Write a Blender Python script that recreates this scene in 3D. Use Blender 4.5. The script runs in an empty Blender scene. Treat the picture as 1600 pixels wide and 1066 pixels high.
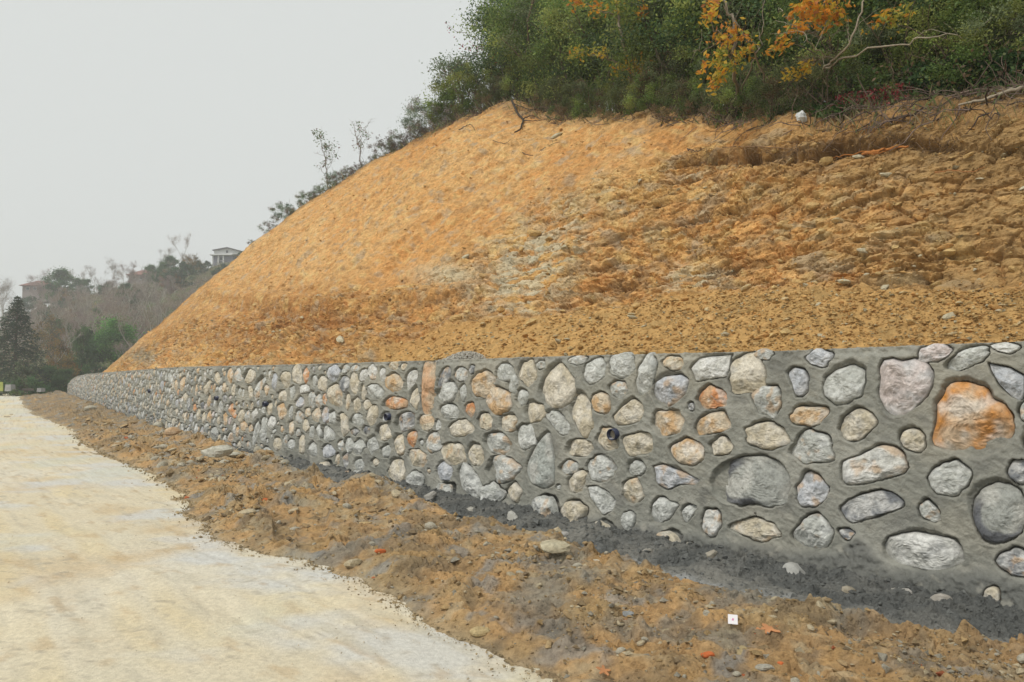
import bpy, math, random
import numpy as np
from mathutils import Vector

random.seed(7)
RNG = np.random.default_rng(7)
scene = bpy.context.scene
COL = scene.collection

# ------------------------------------------------------------------ camera
F = 1100.0; CX = 800.0; CY = 533.0; PITCH = math.atan(57 / 1100); H = 1.6
cam_d = bpy.data.cameras.new("camera")
cam_d.sensor_width = 36; cam_d.lens = 36 * F / 1600
cam_d.clip_start = .1; cam_d.clip_end = 3000
cam = bpy.data.objects.new("camera", cam_d); COL.objects.link(cam)
cam.location = (0, 0, H); cam.rotation_euler = (math.pi / 2 + PITCH, 0, 0)
scene.camera = cam

# ------------------------------------------------------------------ light
SUN_EL = math.radians(56); SUN_AZ = math.radians(-62)      # azimuth from +Y towards +X
SKY_SCREEN = (.730, .755, .735)
EXPO = .50
scene.view_settings.view_transform = 'Standard'
scene.view_settings.look = 'None'
scene.view_settings.gamma = 1
scene.view_settings.use_curve_mapping = False
scene.view_settings.exposure = EXPO
world = bpy.data.worlds.new("World"); scene.world = world; world.use_nodes = True
nt = world.node_tree; nt.nodes.clear()
wo = nt.nodes.new('ShaderNodeOutputWorld'); bg = nt.nodes.new('ShaderNodeBackground')
sky = nt.nodes.new('ShaderNodeTexSky'); sky.sky_type = 'NISHITA'; sky.sun_disc = False
sky.sun_elevation = SUN_EL; sky.sun_rotation = SUN_AZ
bg.inputs['Strength'].default_value = .1
mx = nt.nodes.new('ShaderNodeMix'); mx.data_type = 'RGBA'; mx.inputs[0].default_value = .97   # thick overcast in front of the clear sky
k = 10 / (2 ** EXPO)
mx.inputs[7].default_value = (SKY_SCREEN[0] * k, SKY_SCREEN[1] * k, SKY_SCREEN[2] * k, 1)
nt.links.new(sky.outputs[0], mx.inputs[6]); nt.links.new(mx.outputs[2], bg.inputs[0]); nt.links.new(bg.outputs[0], wo.inputs[0])
sd = bpy.data.lights.new("sun", 'SUN'); sd.energy = 1.5; sd.angle = math.radians(13); sd.color = (1, .95, .87)
sun = bpy.data.objects.new("sun", sd); COL.objects.link(sun)
sdir = Vector((math.sin(SUN_AZ) * math.cos(SUN_EL), math.cos(SUN_AZ) * math.cos(SUN_EL) * 0 - .38, math.sin(SUN_EL)))
sun.rotation_euler = sdir.to_track_quat('Z', 'Y').to_euler()
sky.sun_rotation = math.atan2(sdir.x, sdir.y)

# ------------------------------------------------------------------ maths helpers
CP, SP = math.cos(PITCH), math.sin(PITCH)
def proj(X, Y, Z):
    dz = Z - H; f = Y * CP + dz * SP; u = -Y * SP + dz * CP
    f = np.where(f < .05, .05, f)
    return CX + F * X / f, CY - F * u / f
def ray(x, y):
    a = (x - CX) / F; b = (CY - y) / F
    return a, CP - b * SP, SP + b * CP
def at_depth(x, y, d):
    r = ray(x, y); k = d / r[1]
    return np.array([r[0] * k, r[1] * k, H + r[2] * k])
def ground_pt(x, y, z=0.0):
    r = ray(x, y); k = (z - H) / r[2]
    return r[0] * k, r[1] * k
def sst(a, b, x):
    t = np.clip((x - a) / (b - a), 0, 1); return t * t * (3 - 2 * t)
def lerp3(a, b, m):
    return a + (b - a) * m[..., None]

_perm = np.random.default_rng(3).permutation(256); _perm = np.concatenate([_perm, _perm, _perm])
_g = np.random.default_rng(4).normal(size=(256, 3)); _g /= np.linalg.norm(_g, axis=1)[:, None]
def pn(x, y, z=0.0, seed=0):
    x, y, z = np.broadcast_arrays(np.asarray(x, float) + seed * 17.3, np.asarray(y, float) - seed * 7.1, np.asarray(z, float) + seed * 3.7)
    xi = np.floor(x).astype(int); yi = np.floor(y).astype(int); zi = np.floor(z).astype(int)
    xf, yf, zf = x - xi, y - yi, z - zi
    u = xf**3 * (xf * (xf * 6 - 15) + 10); v = yf**3 * (yf * (yf * 6 - 15) + 10); w = zf**3 * (zf * (zf * 6 - 15) + 10)
    xi &= 255; yi &= 255; zi &= 255
    def g(i, j, k2):
        gr = _g[_perm[_perm[_perm[(xi + i) & 255] + ((yi + j) & 255)] + ((zi + k2) & 255)]]
        return gr[..., 0] * (xf - i) + gr[..., 1] * (yf - j) + gr[..., 2] * (zf - k2)
    a = g(0, 0, 0); a = a + u * (g(1, 0, 0) - a)
    b = g(0, 1, 0); b = b + u * (g(1, 1, 0) - b)
    c = g(0, 0, 1); c = c + u * (g(1, 0, 1) - c)
    d = g(0, 1, 1); d = d + u * (g(1, 1, 1) - d)
    a = a + v * (b - a); c = c + v * (d - c)
    return (a + w * (c - a)) * 1.5
def fbm(x, y, z=0.0, o=4, seed=0):
    r = 0; am = 1; f = 1
    for i in range(o):
        r = r + am * pn(x * f, y * f, z * f, seed + i * 5); am *= .5; f *= 2.03
    return r
def ridge(x, y, z=0.0, o=3, seed=0):
    r = 0; am = 1; f = 1
    for i in range(o):
        r = r + am * (1 - 2 * np.abs(pn(x * f, y * f, z * f, seed + i * 5))); am *= .5; f *= 2.1
    return r
def worley(x, y, seed=0):
    xi = np.floor(x).astype(int); yi = np.floor(y).astype(int)
    F1 = np.full(x.shape, 9.); F2 = np.full(x.shape, 9.); ID = np.zeros(x.shape); DX = np.zeros(x.shape); DY = np.zeros(x.shape)
    tab = np.random.default_rng(seed + 50).random((1024, 3))
    for i in (-1, 0, 1):
        for j in (-1, 0, 1):
            h = ((xi + i) * 7349 + (yi + j) * 9151 + seed * 131) & 1023
            t = tab[h]
            dx = x - (xi + i + t[..., 0]); dy = y - (yi + j + t[..., 1]); d = np.sqrt(dx * dx + dy * dy)
            m = d < F1
            F2 = np.where(m, F1, np.minimum(F2, d)); ID = np.where(m, t[..., 2], ID)
            DX = np.where(m, dx, DX); DY = np.where(m, dy, DY); F1 = np.where(m, d, F1)
    return F1, F2, ID, DX, DY

# ------------------------------------------------------------------ mesh helpers
def make_mesh(name, V, Fc, mat=None, smooth=True, col=None):
    V = np.asarray(V, np.float32).reshape(-1, 3); Fc = np.asarray(Fc, np.int32)
    me = bpy.data.meshes.new(name)
    n = Fc.shape[1]
    me.vertices.add(len(V)); me.vertices.foreach_set('co', V.ravel())
    me.loops.add(Fc.size); me.loops.foreach_set('vertex_index', Fc.ravel())
    me.polygons.add(len(Fc)); me.polygons.foreach_set('loop_start', np.arange(0, Fc.size, n, dtype=np.int32))
    me.polygons.foreach_set('loop_total', np.full(len(Fc), n, dtype=np.int32))
    me.polygons.foreach_set('use_smooth', np.full(len(Fc), smooth, dtype=bool))
    me.update(calc_edges=True)
    if col is not None:
        a = me.color_attributes.new('Col', 'FLOAT_COLOR', 'POINT')
        c = np.ones((len(V), 4), np.float32); c[:, :3] = np.clip(col, 0, 1).reshape(-1, 3)
        a.data.foreach_set('color', c.ravel())
    if mat: me.materials.append(mat)
    return me
def link(name, me, parent=None):
    o = bpy.data.objects.new(name, me); COL.objects.link(o)
    if parent is not None: o.parent = parent
    return o
def tag(o, label=None, cat=None, group=None, kind=None):
    if label: o['label'] = label
    if cat: o['category'] = cat
    if group: o['group'] = group
    if kind: o['kind'] = kind
    return o
def empty(name, loc=(0, 0, 0), rz=0):
    o = bpy.data.objects.new(name, None); COL.objects.link(o); o.location = loc; o.rotation_euler = (0, 0, rz)
    o.empty_display_size = .2
    return o
def gridF(nr, nc):
    i = np.arange(nr * nc).reshape(nr, nc)
    return np.stack([i[:-1, :-1], i[:-1, 1:], i[1:, 1:], i[1:, :-1]], -1).reshape(-1, 4)
def copy_tree(o, parent=None):
    c = o.copy(); COL.objects.link(c); c.parent = parent
    for ch in list(o.children): copy_tree(ch, c)
    return c

# ------------------------------------------------------------------ materials
def mat_attr(name, rough=.9, bump=.3, bscale=40., detail=6, var=.25, vscale=30., spec=.2, bdist=.03, rand=0.):
    m = bpy.data.materials.new(name); m.use_nodes = True; n = m.node_tree; N = n.nodes; L = n.links
    p = N['Principled BSDF']; p.inputs['Roughness'].default_value = rough; p.inputs['Specular IOR Level'].default_value = spec
    a = N.new('ShaderNodeAttribute'); a.attribute_name = 'Col'
    tc = N.new('ShaderNodeTexCoord')
    nz = N.new('ShaderNodeTexNoise'); nz.inputs['Scale'].default_value = vscale; nz.inputs['Detail'].default_value = detail; nz.inputs['Roughness'].default_value = .65
    L.new(tc.outputs['Object'], nz.inputs['Vector'])
    mr = N.new('ShaderNodeMapRange'); mr.inputs[1].default_value = .3; mr.inputs[2].default_value = .7
    mr.inputs[3].default_value = 1 - var; mr.inputs[4].default_value = 1 + var
    L.new(nz.outputs['Fac'], mr.inputs[0])
    vm = N.new('ShaderNodeVectorMath'); vm.operation = 'SCALE'
    L.new(a.outputs['Color'], vm.inputs[0]); L.new(mr.outputs[0], vm.inputs['Scale'])
    out = vm.outputs[0]
    if rand > 0:
        oi = N.new('ShaderNodeObjectInfo'); r2 = N.new('ShaderNodeMapRange'); r2.inputs[3].default_value = 1 - rand; r2.inputs[4].default_value = 1 + rand
        L.new(oi.outputs['Random'], r2.inputs[0]); v2 = N.new('ShaderNodeVectorMath'); v2.operation = 'SCALE'
        L.new(out, v2.inputs[0]); L.new(r2.outputs[0], v2.inputs['Scale']); out = v2.outputs[0]
    L.new(out, p.inputs['Base Color'])
    if bump > 0:
        bz = N.new('ShaderNodeTexNoise'); bz.inputs['Scale'].default_value = bscale; bz.inputs['Detail'].default_value = 8; bz.inputs['Roughness'].default_value = .7
        L.new(tc.outputs['Object'], bz.inputs['Vector'])
        bp = N.new('ShaderNodeBump'); bp.inputs['Strength'].default_value = bump; bp.inputs['Distance'].default_value = bdist
        L.new(bz.outputs['Fac'], bp.inputs['Height']); L.new(bp.outputs[0], p.inputs['Normal'])
    return m
def mat_plain(name, c, rough=.8, spec=.3, var=.15, vscale=8., bump=.0):
    m = bpy.data.materials.new(name); m.use_nodes = True; N = m.node_tree.nodes; L = m.node_tree.links
    p = N['Principled BSDF']; p.inputs['Roughness'].default_value = rough; p.inputs['Specular IOR Level'].default_value = spec
    tc = N.new('ShaderNodeTexCoord'); nz = N.new('ShaderNodeTexNoise'); nz.inputs['Scale'].default_value = vscale; nz.inputs['Detail'].default_value = 6
    L.new(tc.outputs['Object'], nz.inputs['Vector'])
    r = N.new('ShaderNodeValToRGB'); r.color_ramp.elements[0].position = .3; r.color_ramp.elements[1].position = .7
    r.color_ramp.elements[0].color = tuple(x * (1 - var) for x in c) + (1,); r.color_ramp.elements[1].color = tuple(min(1, x * (1 + var)) for x in c) + (1,)
    L.new(nz.outputs['Fac'], r.inputs[0]); L.new(r.outputs[0], p.inputs['Base Color'])
    if bump:
        bp = N.new('ShaderNodeBump'); bp.inputs['Strength'].default_value = bump; bp.inputs['Distance'].default_value = .02
        L.new(nz.outputs['Fac'], bp.inputs['Height']); L.new(bp.outputs[0], p.inputs['Normal'])
    return m
M_MORTAR = mat_attr('grey_mortar', .9, .7, 30, var=.16, vscale=14, spec=.2)
M_FOOT = mat_attr('wet_mortar', .8, .9, 24, var=.25, vscale=30, spec=.25, bdist=.05, detail=10)
M_STONE = mat_attr('rubble_stone', .8, .5, 45, var=.28, vscale=28, spec=.25)
M_EARTH = mat_attr('ochre_earth', .95, .9, 9, var=.30, vscale=11, spec=.1, bdist=.10, detail=10)
M_EROCK = mat_attr('earth_rock', .95, .5, 3, var=.25, vscale=3, spec=.1, bdist=.05)
M_MROCK = mat_attr('mud_rock', .9, .5, 3, var=.25, vscale=3, spec=.15, bdist=.05)
M_LROCK = mat_attr('loose_rock', .9, .6, 4, var=.28, vscale=3, spec=.15, bdist=.06)
M_MUD = mat_attr('muddy_soil', .85, .9, 18, var=.28, vscale=22, spec=.2, bdist=.06, detail=10)
M_ROAD = mat_attr('limestone_dust', .95, .45, 50, var=.16, vscale=26, spec=.1, detail=10)
M_LEAF = mat_attr('leaves', .55, 0, var=.15, vscale=2, spec=.35, rand=.14)
def add_translucency(m, f):
    N = m.node_tree.nodes; L = m.node_tree.links; p = N['Principled BSDF']; src = p.inputs['Base Color'].links[0].from_socket
    t = N.new('ShaderNodeBsdfTranslucent'); L.new(src, t.inputs['Color']); x = N.new('ShaderNodeMixShader'); x.inputs[0].default_value = f
    L.new(p.outputs[0], x.inputs[1]); L.new(t.outputs[0], x.inputs[2]); L.new(x.outputs[0], N['Material Output'].inputs['Surface'])
add_translucency(M_LEAF, .48)
M_BARK = mat_attr('bark', .9, .3, 60, var=.3, vscale=25, spec=.15)
M_HILL = mat_attr('hill_ground', .95, .0, var=.3, vscale=.4, spec=.1)
M_PIPE = mat_plain('blue_black_plastic', (.012, .018, .05), .35, .5, .2)
M_BRICK = mat_plain('orange_brick', (.5, .13, .05), .85, .2, .25, 40, .3)

# ------------------------------------------------------------------ wall path
ds = .05
S = np.arange(-8, 80, ds)
_a = np.radians(41.8 + (34.6 - 41.8) * sst(15, 24, S))
PX = 5.8 * math.cos(_a[0]) + 8 * math.sin(_a[0]) + np.concatenate([[0], np.cumsum(-np.sin(_a[:-1]) * ds)])
PY = 5.8 * math.sin(_a[0]) - 8 * math.cos(_a[0]) + np.concatenate([[0], np.cumsum(np.cos(_a[:-1]) * ds)])
NX, NY = np.cos(_a), np.sin(_a)
def plan(s, o):
    s = np.asarray(s, float)
    nx, ny = np.interp(s, S, NX), np.interp(s, S, NY)
    ex = np.where(s > S[-1], s - S[-1], 0)
    x = np.interp(s, S, PX) - ny * ex; y = np.interp(s, S, PY) + nx * ex
    return x + o * nx, y + o * ny
_pxs, _ = proj(PX, PY, 1.0); _m = (PY > 2.2)
S_of_px = lambda px: np.interp(px, _pxs[_m][::-1], S[_m][::-1])
BAT = .06
def topz(s):
    return np.interp(s, [-8, 1, 3, 6, 9, 13, 17, 21, 55, 66, 74, 80], [1.86, 1.855, 1.835, 1.85, 1.845, 1.85, 1.87, 1.89, 1.85, 1.72, 1.45, .98])
def wall_pt(s, t, d):          # d = depth behind the face (negative = proud)
    o = BAT * t + d
    x, y = plan(s, o); return np.stack([x, y, np.broadcast_to(t, x.shape)], -1)
_nx0, _ny0 = NX[0], NY[0]
def px_to_wall(x, y):          # straight part of the wall only
    r = ray(x, y)
    k = (5.8 + BAT * H) / (r[0] * _nx0 + r[1] * _ny0 - BAT * r[2])
    X, Y, Z = r[0] * k, r[1] * k, H + r[2] * k
    return -X * _ny0 + Y * _nx0, Z

# ------------------------------------------------------------------ stones: where and how large
# (x, y, w, h, angle, colour) in three close views of the photograph: origin and scale
V7 = (1160, 500, 2.961, [(465,300,190,185,20,'g'),(755,312,240,262,0,'p'),(1065,465,350,345,5,'r'),(1228,290,165,120,-45,'b'),(115,370,125,130,0,'g'),
 (255,285,100,145,12,'b'),(300,445,155,85,5,'o'),(105,532,185,110,-5,'w'),(325,592,185,135,5,'g'),(525,487,165,118,28,'w'),(790,557,108,98,-20,'w'),
 (605,668,305,172,12,'c'),(33,748,350,226,0,'D'),(320,795,128,145,0,'b'),(600,865,290,130,17,'d'),(955,735,185,140,10,'g'),(1285,705,110,95,0,'d'),
 (865,890,110,65,-45,'g'),(1180,895,245,275,0,'D'),(330,985,165,155,-20,'g'),(75,970,185,100,-12,'w'),(885,155,140,78,10,'p'),(1040,178,180,80,18,'g'),
 (1215,128,115,45,0,'c'),(355,175,115,70,0,'b'),(95,160,80,45,0,'g'),(1330,420,90,100,0,'g'),(1400,560,170,130,0,'w'),(1420,860,150,140,0,'g'),(1400,290,140,120,0,'c')])
V8 = (1160, 760, 3.484, [(985,350,425,222,-7,'c'),(1490,415,200,130,-15,'d'),(290,480,185,60,-15,'c'),(575,550,110,60,-15,'w'),(862,575,115,60,-25,'c'),
 (1090,612,115,60,28,'c'),(1372,600,80,120,10,'w')])
V6 = (740, 520, 2.961, [(105,312,132,112,-28,'o'),(385,248,162,212,5,'w'),(180,237,50,75,0,'g'),(225,300,50,62,0,'g'),(280,372,88,82,-20,'w'),(52,412,65,70,0,'w'),
 (160,422,70,78,-20,'w'),(240,485,82,112,-10,'g'),(393,418,125,62,-48,'g'),(500,382,80,188,17,'w'),(590,327,80,95,20,'o'),(720,365,150,118,32,'w'),
 (665,262,75,70,0,'g'),(915,263,168,160,22,'b'),(560,178,85,115,-18,'g'),(680,150,112,105,-20,'g'),(798,190,72,182,-12,'g'),(922,140,92,58,0,'w'),
 (1095,163,182,125,8,'c'),(1268,190,165,170,25,'w'),(1103,303,132,88,0,'O'),(900,422,135,105,5,'o'),(1110,425,168,115,14,'o'),(1145,530,95,72,0,'w'),
 (990,552,142,108,-15,'o'),(487,533,122,70,8,'w'),(620,492,82,105,10,'w'),(757,515,130,100,0,'w'),(590,628,125,110,0,'g'),(755,630,72,62,0,'g'),
 (440,625,82,58,0,'g'),(478,690,68,105,-22,'w'),(590,770,140,118,-35,'g'),(735,735,85,112,15,'w'),(915,660,180,105,-20,'b'),(312,592,128,258,-4,'t'),
 (110,515,118,90,-22,'g'),(135,630,145,110,0,'g'),(10,570,60,82,0,'w'),(90,755,82,110,0,'g'),(190,740,55,82,0,'w'),(345,825,105,150,18,'g'),
 (470,830,100,105,-10,'w'),(612,943,135,112,-32,'w'),(722,870,55,80,0,'g'),(870,825,112,100,28,'g'),(990,835,55,70,-20,'g'),(1100,880,80,115,0,'c'),
 (935,980,170,125,0,'w'),(458,920,35,60,0,'w'),(815,1010,60,60,0,'w'),(40,240,90,120,-28,'o'),(145,185,75,75,0,'g'),(248,190,75,105,0,'w'),
 (310,150,38,35,0,'g'),(480,128,78,40,0,'g'),(160,840,110,60,-15,'c'),(50,838,85,50,15,'c'),(1085,560,1,1,0,'g')])
V5 = (400, 540, 3.5525, [(765,207,92,100,20,'o'),(953,238,64,268,-3,'s'),(1058,258,100,112,20,'g'),(1040,180,52,112,-28,'d'),(1135,160,60,80,0,'g'),(1150,265,34,90,0,'g'),
 (1185,355,52,70,0,'O'),(1075,372,95,78,0,'g'),(1138,462,122,88,10,'w'),(1215,605,75,110,0,'w'),(1095,598,125,120,-15,'w'),(985,535,80,102,0,'g'),
 (945,430,82,85,0,'w'),(1010,445,32,60,0,'g'),(825,425,125,82,38,'d'),(712,485,80,82,-15,'w'),(865,520,56,76,-10,'O'),(797,557,50,110,5,'w'),
 (722,588,50,60,0,'g'),(643,555,62,85,0,'g'),(895,622,105,82,-28,'w'),(1040,700,80,96,10,'b'),(785,705,85,122,0,'w'),(890,750,82,90,0,'g'),
 (1190,768,100,190,22,'g'),(1060,840,90,125,0,'g'),(1158,882,66,62,0,'w'),(1315,840,92,150,0,'g'),(663,648,40,40,0,'w'),(573,662,50,60,0,'g'),
 (580,710,42,36,0,'g'),(628,718,34,24,0,'c'),(498,640,30,80,0,'d'),(450,632,24,56,0,'w'),(398,675,46,56,0,'w'),(455,712,46,50,0,'w'),(520,720,32,42,-20,'O'),
 (398,588,66,66,0,'b'),(315,580,46,66,0,'g'),(470,555,30,54,0,'g'),(518,558,42,84,0,'g'),(572,560,60,82,0,'g'),(253,552,36,102,0,'w'),(193,550,42,50,0,'g'),
 (118,548,42,66,0,'w'),(163,528,20,60,0,'g'),(402,498,76,76,0,'g'),(348,485,28,72,0,'g'),(310,480,26,70,0,'g'),(485,443,60,122,0,'w'),(563,412,60,66,0,'g'),
 (545,480,42,32,0,'d'),(613,472,36,40,0,'d'),(648,385,52,108,-8,'w'),(722,400,48,52,0,'g'),(768,322,128,66,3,'O'),(880,293,50,92,0,'w'),(660,255,96,72,-5,'g'),
 (595,262,26,82,0,'w'),(615,328,36,56,0,'w'),(555,330,46,72,0,'w'),(508,316,30,80,0,'w'),(438,285,75,126,8,'w'),(545,210,46,116,0,'w'),(490,212,52,84,0,'d'),
 (597,163,36,76,-15,'c'),(645,150,46,76,0,'c'),(702,165,32,70,0,'c'),(856,188,52,112,-26,'c'),(760,112,56,42,0,'w'),(815,120,32,36,0,'w'),(495,130,50,46,0,'g'),
 (548,128,42,36,0,'g'),(430,155,60,86,-12,'b'),(370,212,52,76,0,'w'),(325,198,32,60,0,'g'),(278,163,30,80,0,'O'),(228,160,50,102,0,'w'),(162,190,55,90,-10,'w'),
 (200,262,32,66,0,'g'),(268,243,52,48,25,'c'),(145,280,50,56,0,'w'),(308,300,34,90,0,'g'),(346,310,32,70,0,'g'),(380,298,18,60,0,'O'),(240,320,46,52,0,'b'),
 (382,385,42,92,0,'b'),(422,400,40,60,0,'g'),(330,390,40,76,0,'w'),(285,372,30,50,0,'w'),(237,400,40,66,0,'g'),(192,372,28,72,0,'g'),(142,368,44,86,0,'o'),
 (278,447,30,66,0,'w'),(196,460,28,76,0,'o'),(230,485,22,42,0,'g'),(85,430,36,66,0,'c'),(38,460,30,116,0,'g'),(1330,410,1,1,0,'g'),(1180,265,1,1,0,'g')])
VW = (100, 540, 4.0, [(1035,192,38,88,0,'o'),(1155,190,70,90,-25,'w'),(1085,190,40,80,0,'g'),(955,205,32,70,0,'w'),(882,265,40,110,-22,'w'),(1212,280,42,130,-12,'g'),
 (1160,290,38,70,0,'w'),(1105,440,34,80,-8,'w'),(1042,400,28,62,0,'O'),(1063,432,22,50,0,'O'),(860,455,32,70,0,'w'),(902,450,26,70,0,'o'),(1005,460,26,74,0,'o'),
 (1145,435,30,66,0,'g'),(1195,550,34,140,-12,'g'),(1245,530,38,140,-5,'g'),(1295,485,44,76,0,'c'),(1120,505,44,56,0,'o'),(935,545,44,70,0,'g'),(700,240,36,88,-15,'o'),
 (1000,260,22,60,0,'o'),(1095,290,22,60,0,'g'),(1035,575,36,56,0,'c'),(1265,665,48,56,0,'g'),(1090,635,20,70,0,'w'),(650,250,28,60,0,'o'),(800,390,24,44,0,'O')])
POLY = {7: [[(960,300),(1010,288),(1060,300),(1110,315),(1140,340),(1150,370),(1205,390),(1235,430),(1252,490),(1235,540),(1190,590),(1130,620),(1075,635),(1010,610),(940,600),(885,575),(885,520),(905,460),(900,400),(930,350)],
  [(660,190),(700,180),(740,195),(790,178),(850,205),(880,245),(875,300),(850,350),(800,400),(740,435),(690,440),(650,400),(632,340),(640,270),(635,225)],
  [(430,235),(500,210),(555,230),(560,300),(545,350),(480,385),(430,395),(380,350),(372,310),(390,265)],
  [(-139,745),(-120,690),(-60,655),(0,640),(90,635),(160,660),(200,710),(208,770),(195,850),(120,865),(60,848),(0,858),(-44,849),(-100,830),(-130,800)],
  [(458,690),(470,650),(540,630),(600,600),(650,580),(700,590),(740,630),(760,680),(745,710),(680,725),(600,750),(520,762),(470,755)],
  [(452,870),(500,830),(570,805),(640,790),(700,805),(745,840),(735,870),(660,895),(570,925),(500,942),(475,915)],
  [(1065,850),(1100,795),(1160,760),(1230,765),(1280,800),(1310,860),(1305,930),(1280,990),(1220,1025),(1150,1030),(1100,1000),(1070,930)],
  [(1140,205),(1180,215),(1240,225),(1300,260),(1302,330),(1285,375),(1240,350),(1190,300),(1160,250)],
  [(205,245),(240,222),(285,235),(303,280),(300,325),(275,355),(245,350),(235,310)]],
 8: [[(775,320),(800,280),(860,262),(930,250),(1010,270),(1090,280),(1150,300),(1190,350),(1190,410),(1130,440),(1050,460),(960,445),(880,430),(810,410),(780,370)]],
 6: [[(345,460),(360,510),(372,580),(375,660),(370,700),(320,718),(270,695),(245,650),(250,600),(280,540),(315,490)],
  [(395,140),(430,170),(465,215),(468,260),(450,310),(410,345),(360,345),(315,310),(303,265),(325,220),(345,175)],
  [(860,960),(880,920),(925,915),(960,940),(975,970),(1040,960),(1010,1000),(960,1035),(880,1050),(860,1010)],
  [(835,620),(880,610),(930,635),(1000,660),(1040,680),(1020,705),(950,700),(900,725),(850,700)],
  [(840,230),(880,205),(950,198),(992,220),(985,270),(950,310),(890,350),(850,330),(832,290)],
  [(528,712),(570,710),(620,740),(655,775),(640,820),(600,842),(565,800),(540,760)],
  [(645,390),(680,350),(735,308),(780,335),(788,370),(765,410),(710,425),(665,425)],
  [(1022,440),(1045,400),(1095,372),(1150,365),(1165,395),(1188,435),(1140,460),(1080,468),(1032,475)],
  [(1005,165),(1040,120),(1110,112),(1180,105),(1175,165),(1165,205),(1100,210),(1030,225)]]}
stones = []      # dict(c=(s,t), poly=(n,2) r table, col)
NT = 48
TH = np.arange(NT) * 2 * np.pi / NT
def unit_outline(rng, shape=None):
    k = rng.integers(5, 9)
    th = (np.arange(k) + rng.uniform(-.28, .28, k)) * 2 * np.pi / k + rng.uniform(0, 6.28)
    d = rng.uniform(.84, 1.02, k)
    c = np.maximum(0, np.cos(TH[:, None] - th[None])) / d[None]
    p = rng.uniform(6, 12)
    r = (c ** p).sum(1) ** (-1 / p)
    z9 = rng.uniform(0, 50); r *= 1 + .10 * pn(np.cos(TH) * 1.9, np.sin(TH) * 1.9, z9) * 1.6 + .035 * pn(np.cos(TH) * 5, np.sin(TH) * 5, z9) * 2
    return r / r.mean() * .99
def add_stone_px(x, y, w, h, ang, col, rng):
    r = unit_outline(rng)
    ex = np.cos(TH) * r * w / 2; ey = np.sin(TH) * r * h / 2
    if col == 's': p = 6; q = (np.abs(np.cos(TH))**p + np.abs(np.sin(TH))**p)**(-1/p); ex = np.cos(TH)*q*w/2; ey = np.sin(TH)*q*h/2
    if col == 't': ex = ex * (1 - .55 * np.clip(np.sin(TH), 0, 1) ** 1.5)
    a = math.radians(ang); X = ex * math.cos(a) - ey * math.sin(a); Yp = ex * math.sin(a) + ey * math.cos(a)
    s, t = px_to_wall(x + X, y - Yp); s0, t0 = px_to_wall(x, y)
    ds_, dt = -(s - s0), t - t0      # local u points to the right of the picture (towards -s)
    th = np.arctan2(dt, ds_); rr = np.hypot(ds_, dt); o = np.argsort(th)
    R = np.interp(TH, np.concatenate([th[o] - 2*np.pi, th[o], th[o] + 2*np.pi]), np.tile(rr[o], 3))
    return dict(s=float(s0), t=float(t0), R=R, col=col, seed=int(rng.integers(1 << 30)))
def poly_stone(pts, ox, oy, kk, col, rng):
    p = np.array(pts, float); p = np.concatenate([p, p[:1]]); t = np.linspace(0, len(pts), 121)[:-1]
    q = np.stack([np.interp(t, np.arange(len(p)), p[:, k_]) for k_ in (0, 1)], 1)
    q = (np.roll(q, 1, 0) + q * 2 + np.roll(q, -1, 0)) / 4
    cx_, cy_ = (q.min(0) + q.max(0)) / 2; q = np.array([cx_, cy_]) + (q - [cx_, cy_]) * (1.03 + .05 * pn(q[:, 0] * .03, q[:, 1] * .03, rng.uniform(0, 50)))[:, None]
    s, t2 = px_to_wall(ox + q[:, 0] / kk, oy + q[:, 1] / kk); s0, t0 = px_to_wall(ox + cx_ / kk, oy + cy_ / kk)
    u, v = -(s - s0), t2 - t0; th = np.arctan2(v, u); rr = np.hypot(u, v); o = np.argsort(th)
    R = np.interp(TH, np.concatenate([th[o] - 2*np.pi, th[o], th[o] + 2*np.pi]), np.tile(rr[o], 3))
    return dict(s=float(s0), t=float(t0), R=R, col=col, seed=int(rng.integers(1 << 30)))
_r = np.random.default_rng(21)
for key, (ox, oy, kk, lst) in ((7, V7), (8, V8), (6, V6)):
    for pts in POLY[key]:
        c0 = (np.array(pts).min(0) + np.array(pts).max(0)) / 2
        j = int(np.argmin([np.hypot(q[0] - c0[0], q[1] - c0[1]) for q in lst])); col = lst[j][5]; del lst[j]
        stones.append(poly_stone(pts, ox, oy, kk, col, _r))
for (ox, oy, kk, lst) in (V7, V8, V6, V5, VW):
    for (x, y, w, h, ang, c) in lst:
        if w < 3: continue
        gx, gy = ox + x / kk, oy + y / kk
        if (ox == 100) and gx > 432: continue
        stones.append(add_stone_px(gx, gy, w / kk * 1.11, h / kk * 1.11, ang, c, _r))
# occupancy raster, then the gaps and the far wall are filled with smaller stones
OC = .0125; oS0 = -4.0
occ = np.zeros((int((80 - oS0) / OC) + 2, int(2.0 / OC)), bool)
def mark(st, grow=.02, test=False):
    m = st['R'].max() + grow
    i0 = int((st['s'] - m - oS0) / OC); i1 = int((st['s'] + m - oS0) / OC) + 1; j0 = int((st['t'] - m) / OC); j1 = int((st['t'] + m) / OC) + 1
    if i0 < 0 or i1 >= occ.shape[0]: return True
    j0 = max(j0, 0); j1 = min(j1, occ.shape[1] - 1)
    if j1 <= j0: return True
    uu = -((np.arange(i0, i1) * OC + oS0) - st['s'])[:, None]; tt = ((np.arange(j0, j1) * OC) - st['t'])[None]
    th = np.arctan2(tt, uu) % (2 * np.pi); rr = np.hypot(uu, tt)
    R = np.interp(th, np.append(TH, 2 * np.pi), np.append(st['R'], st['R'][0])) + grow
    ins = rr < R
    sub = occ[i0:i1, j0:j1]
    if test: return bool((sub & ins).any())
    sub |= ins
for st in stones: mark(st, .018)
PIPES = [(962, 678, .062), (609, 651, .055), (412, 631, .055), (336, 622, .055), (231, 611, .055)]
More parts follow.
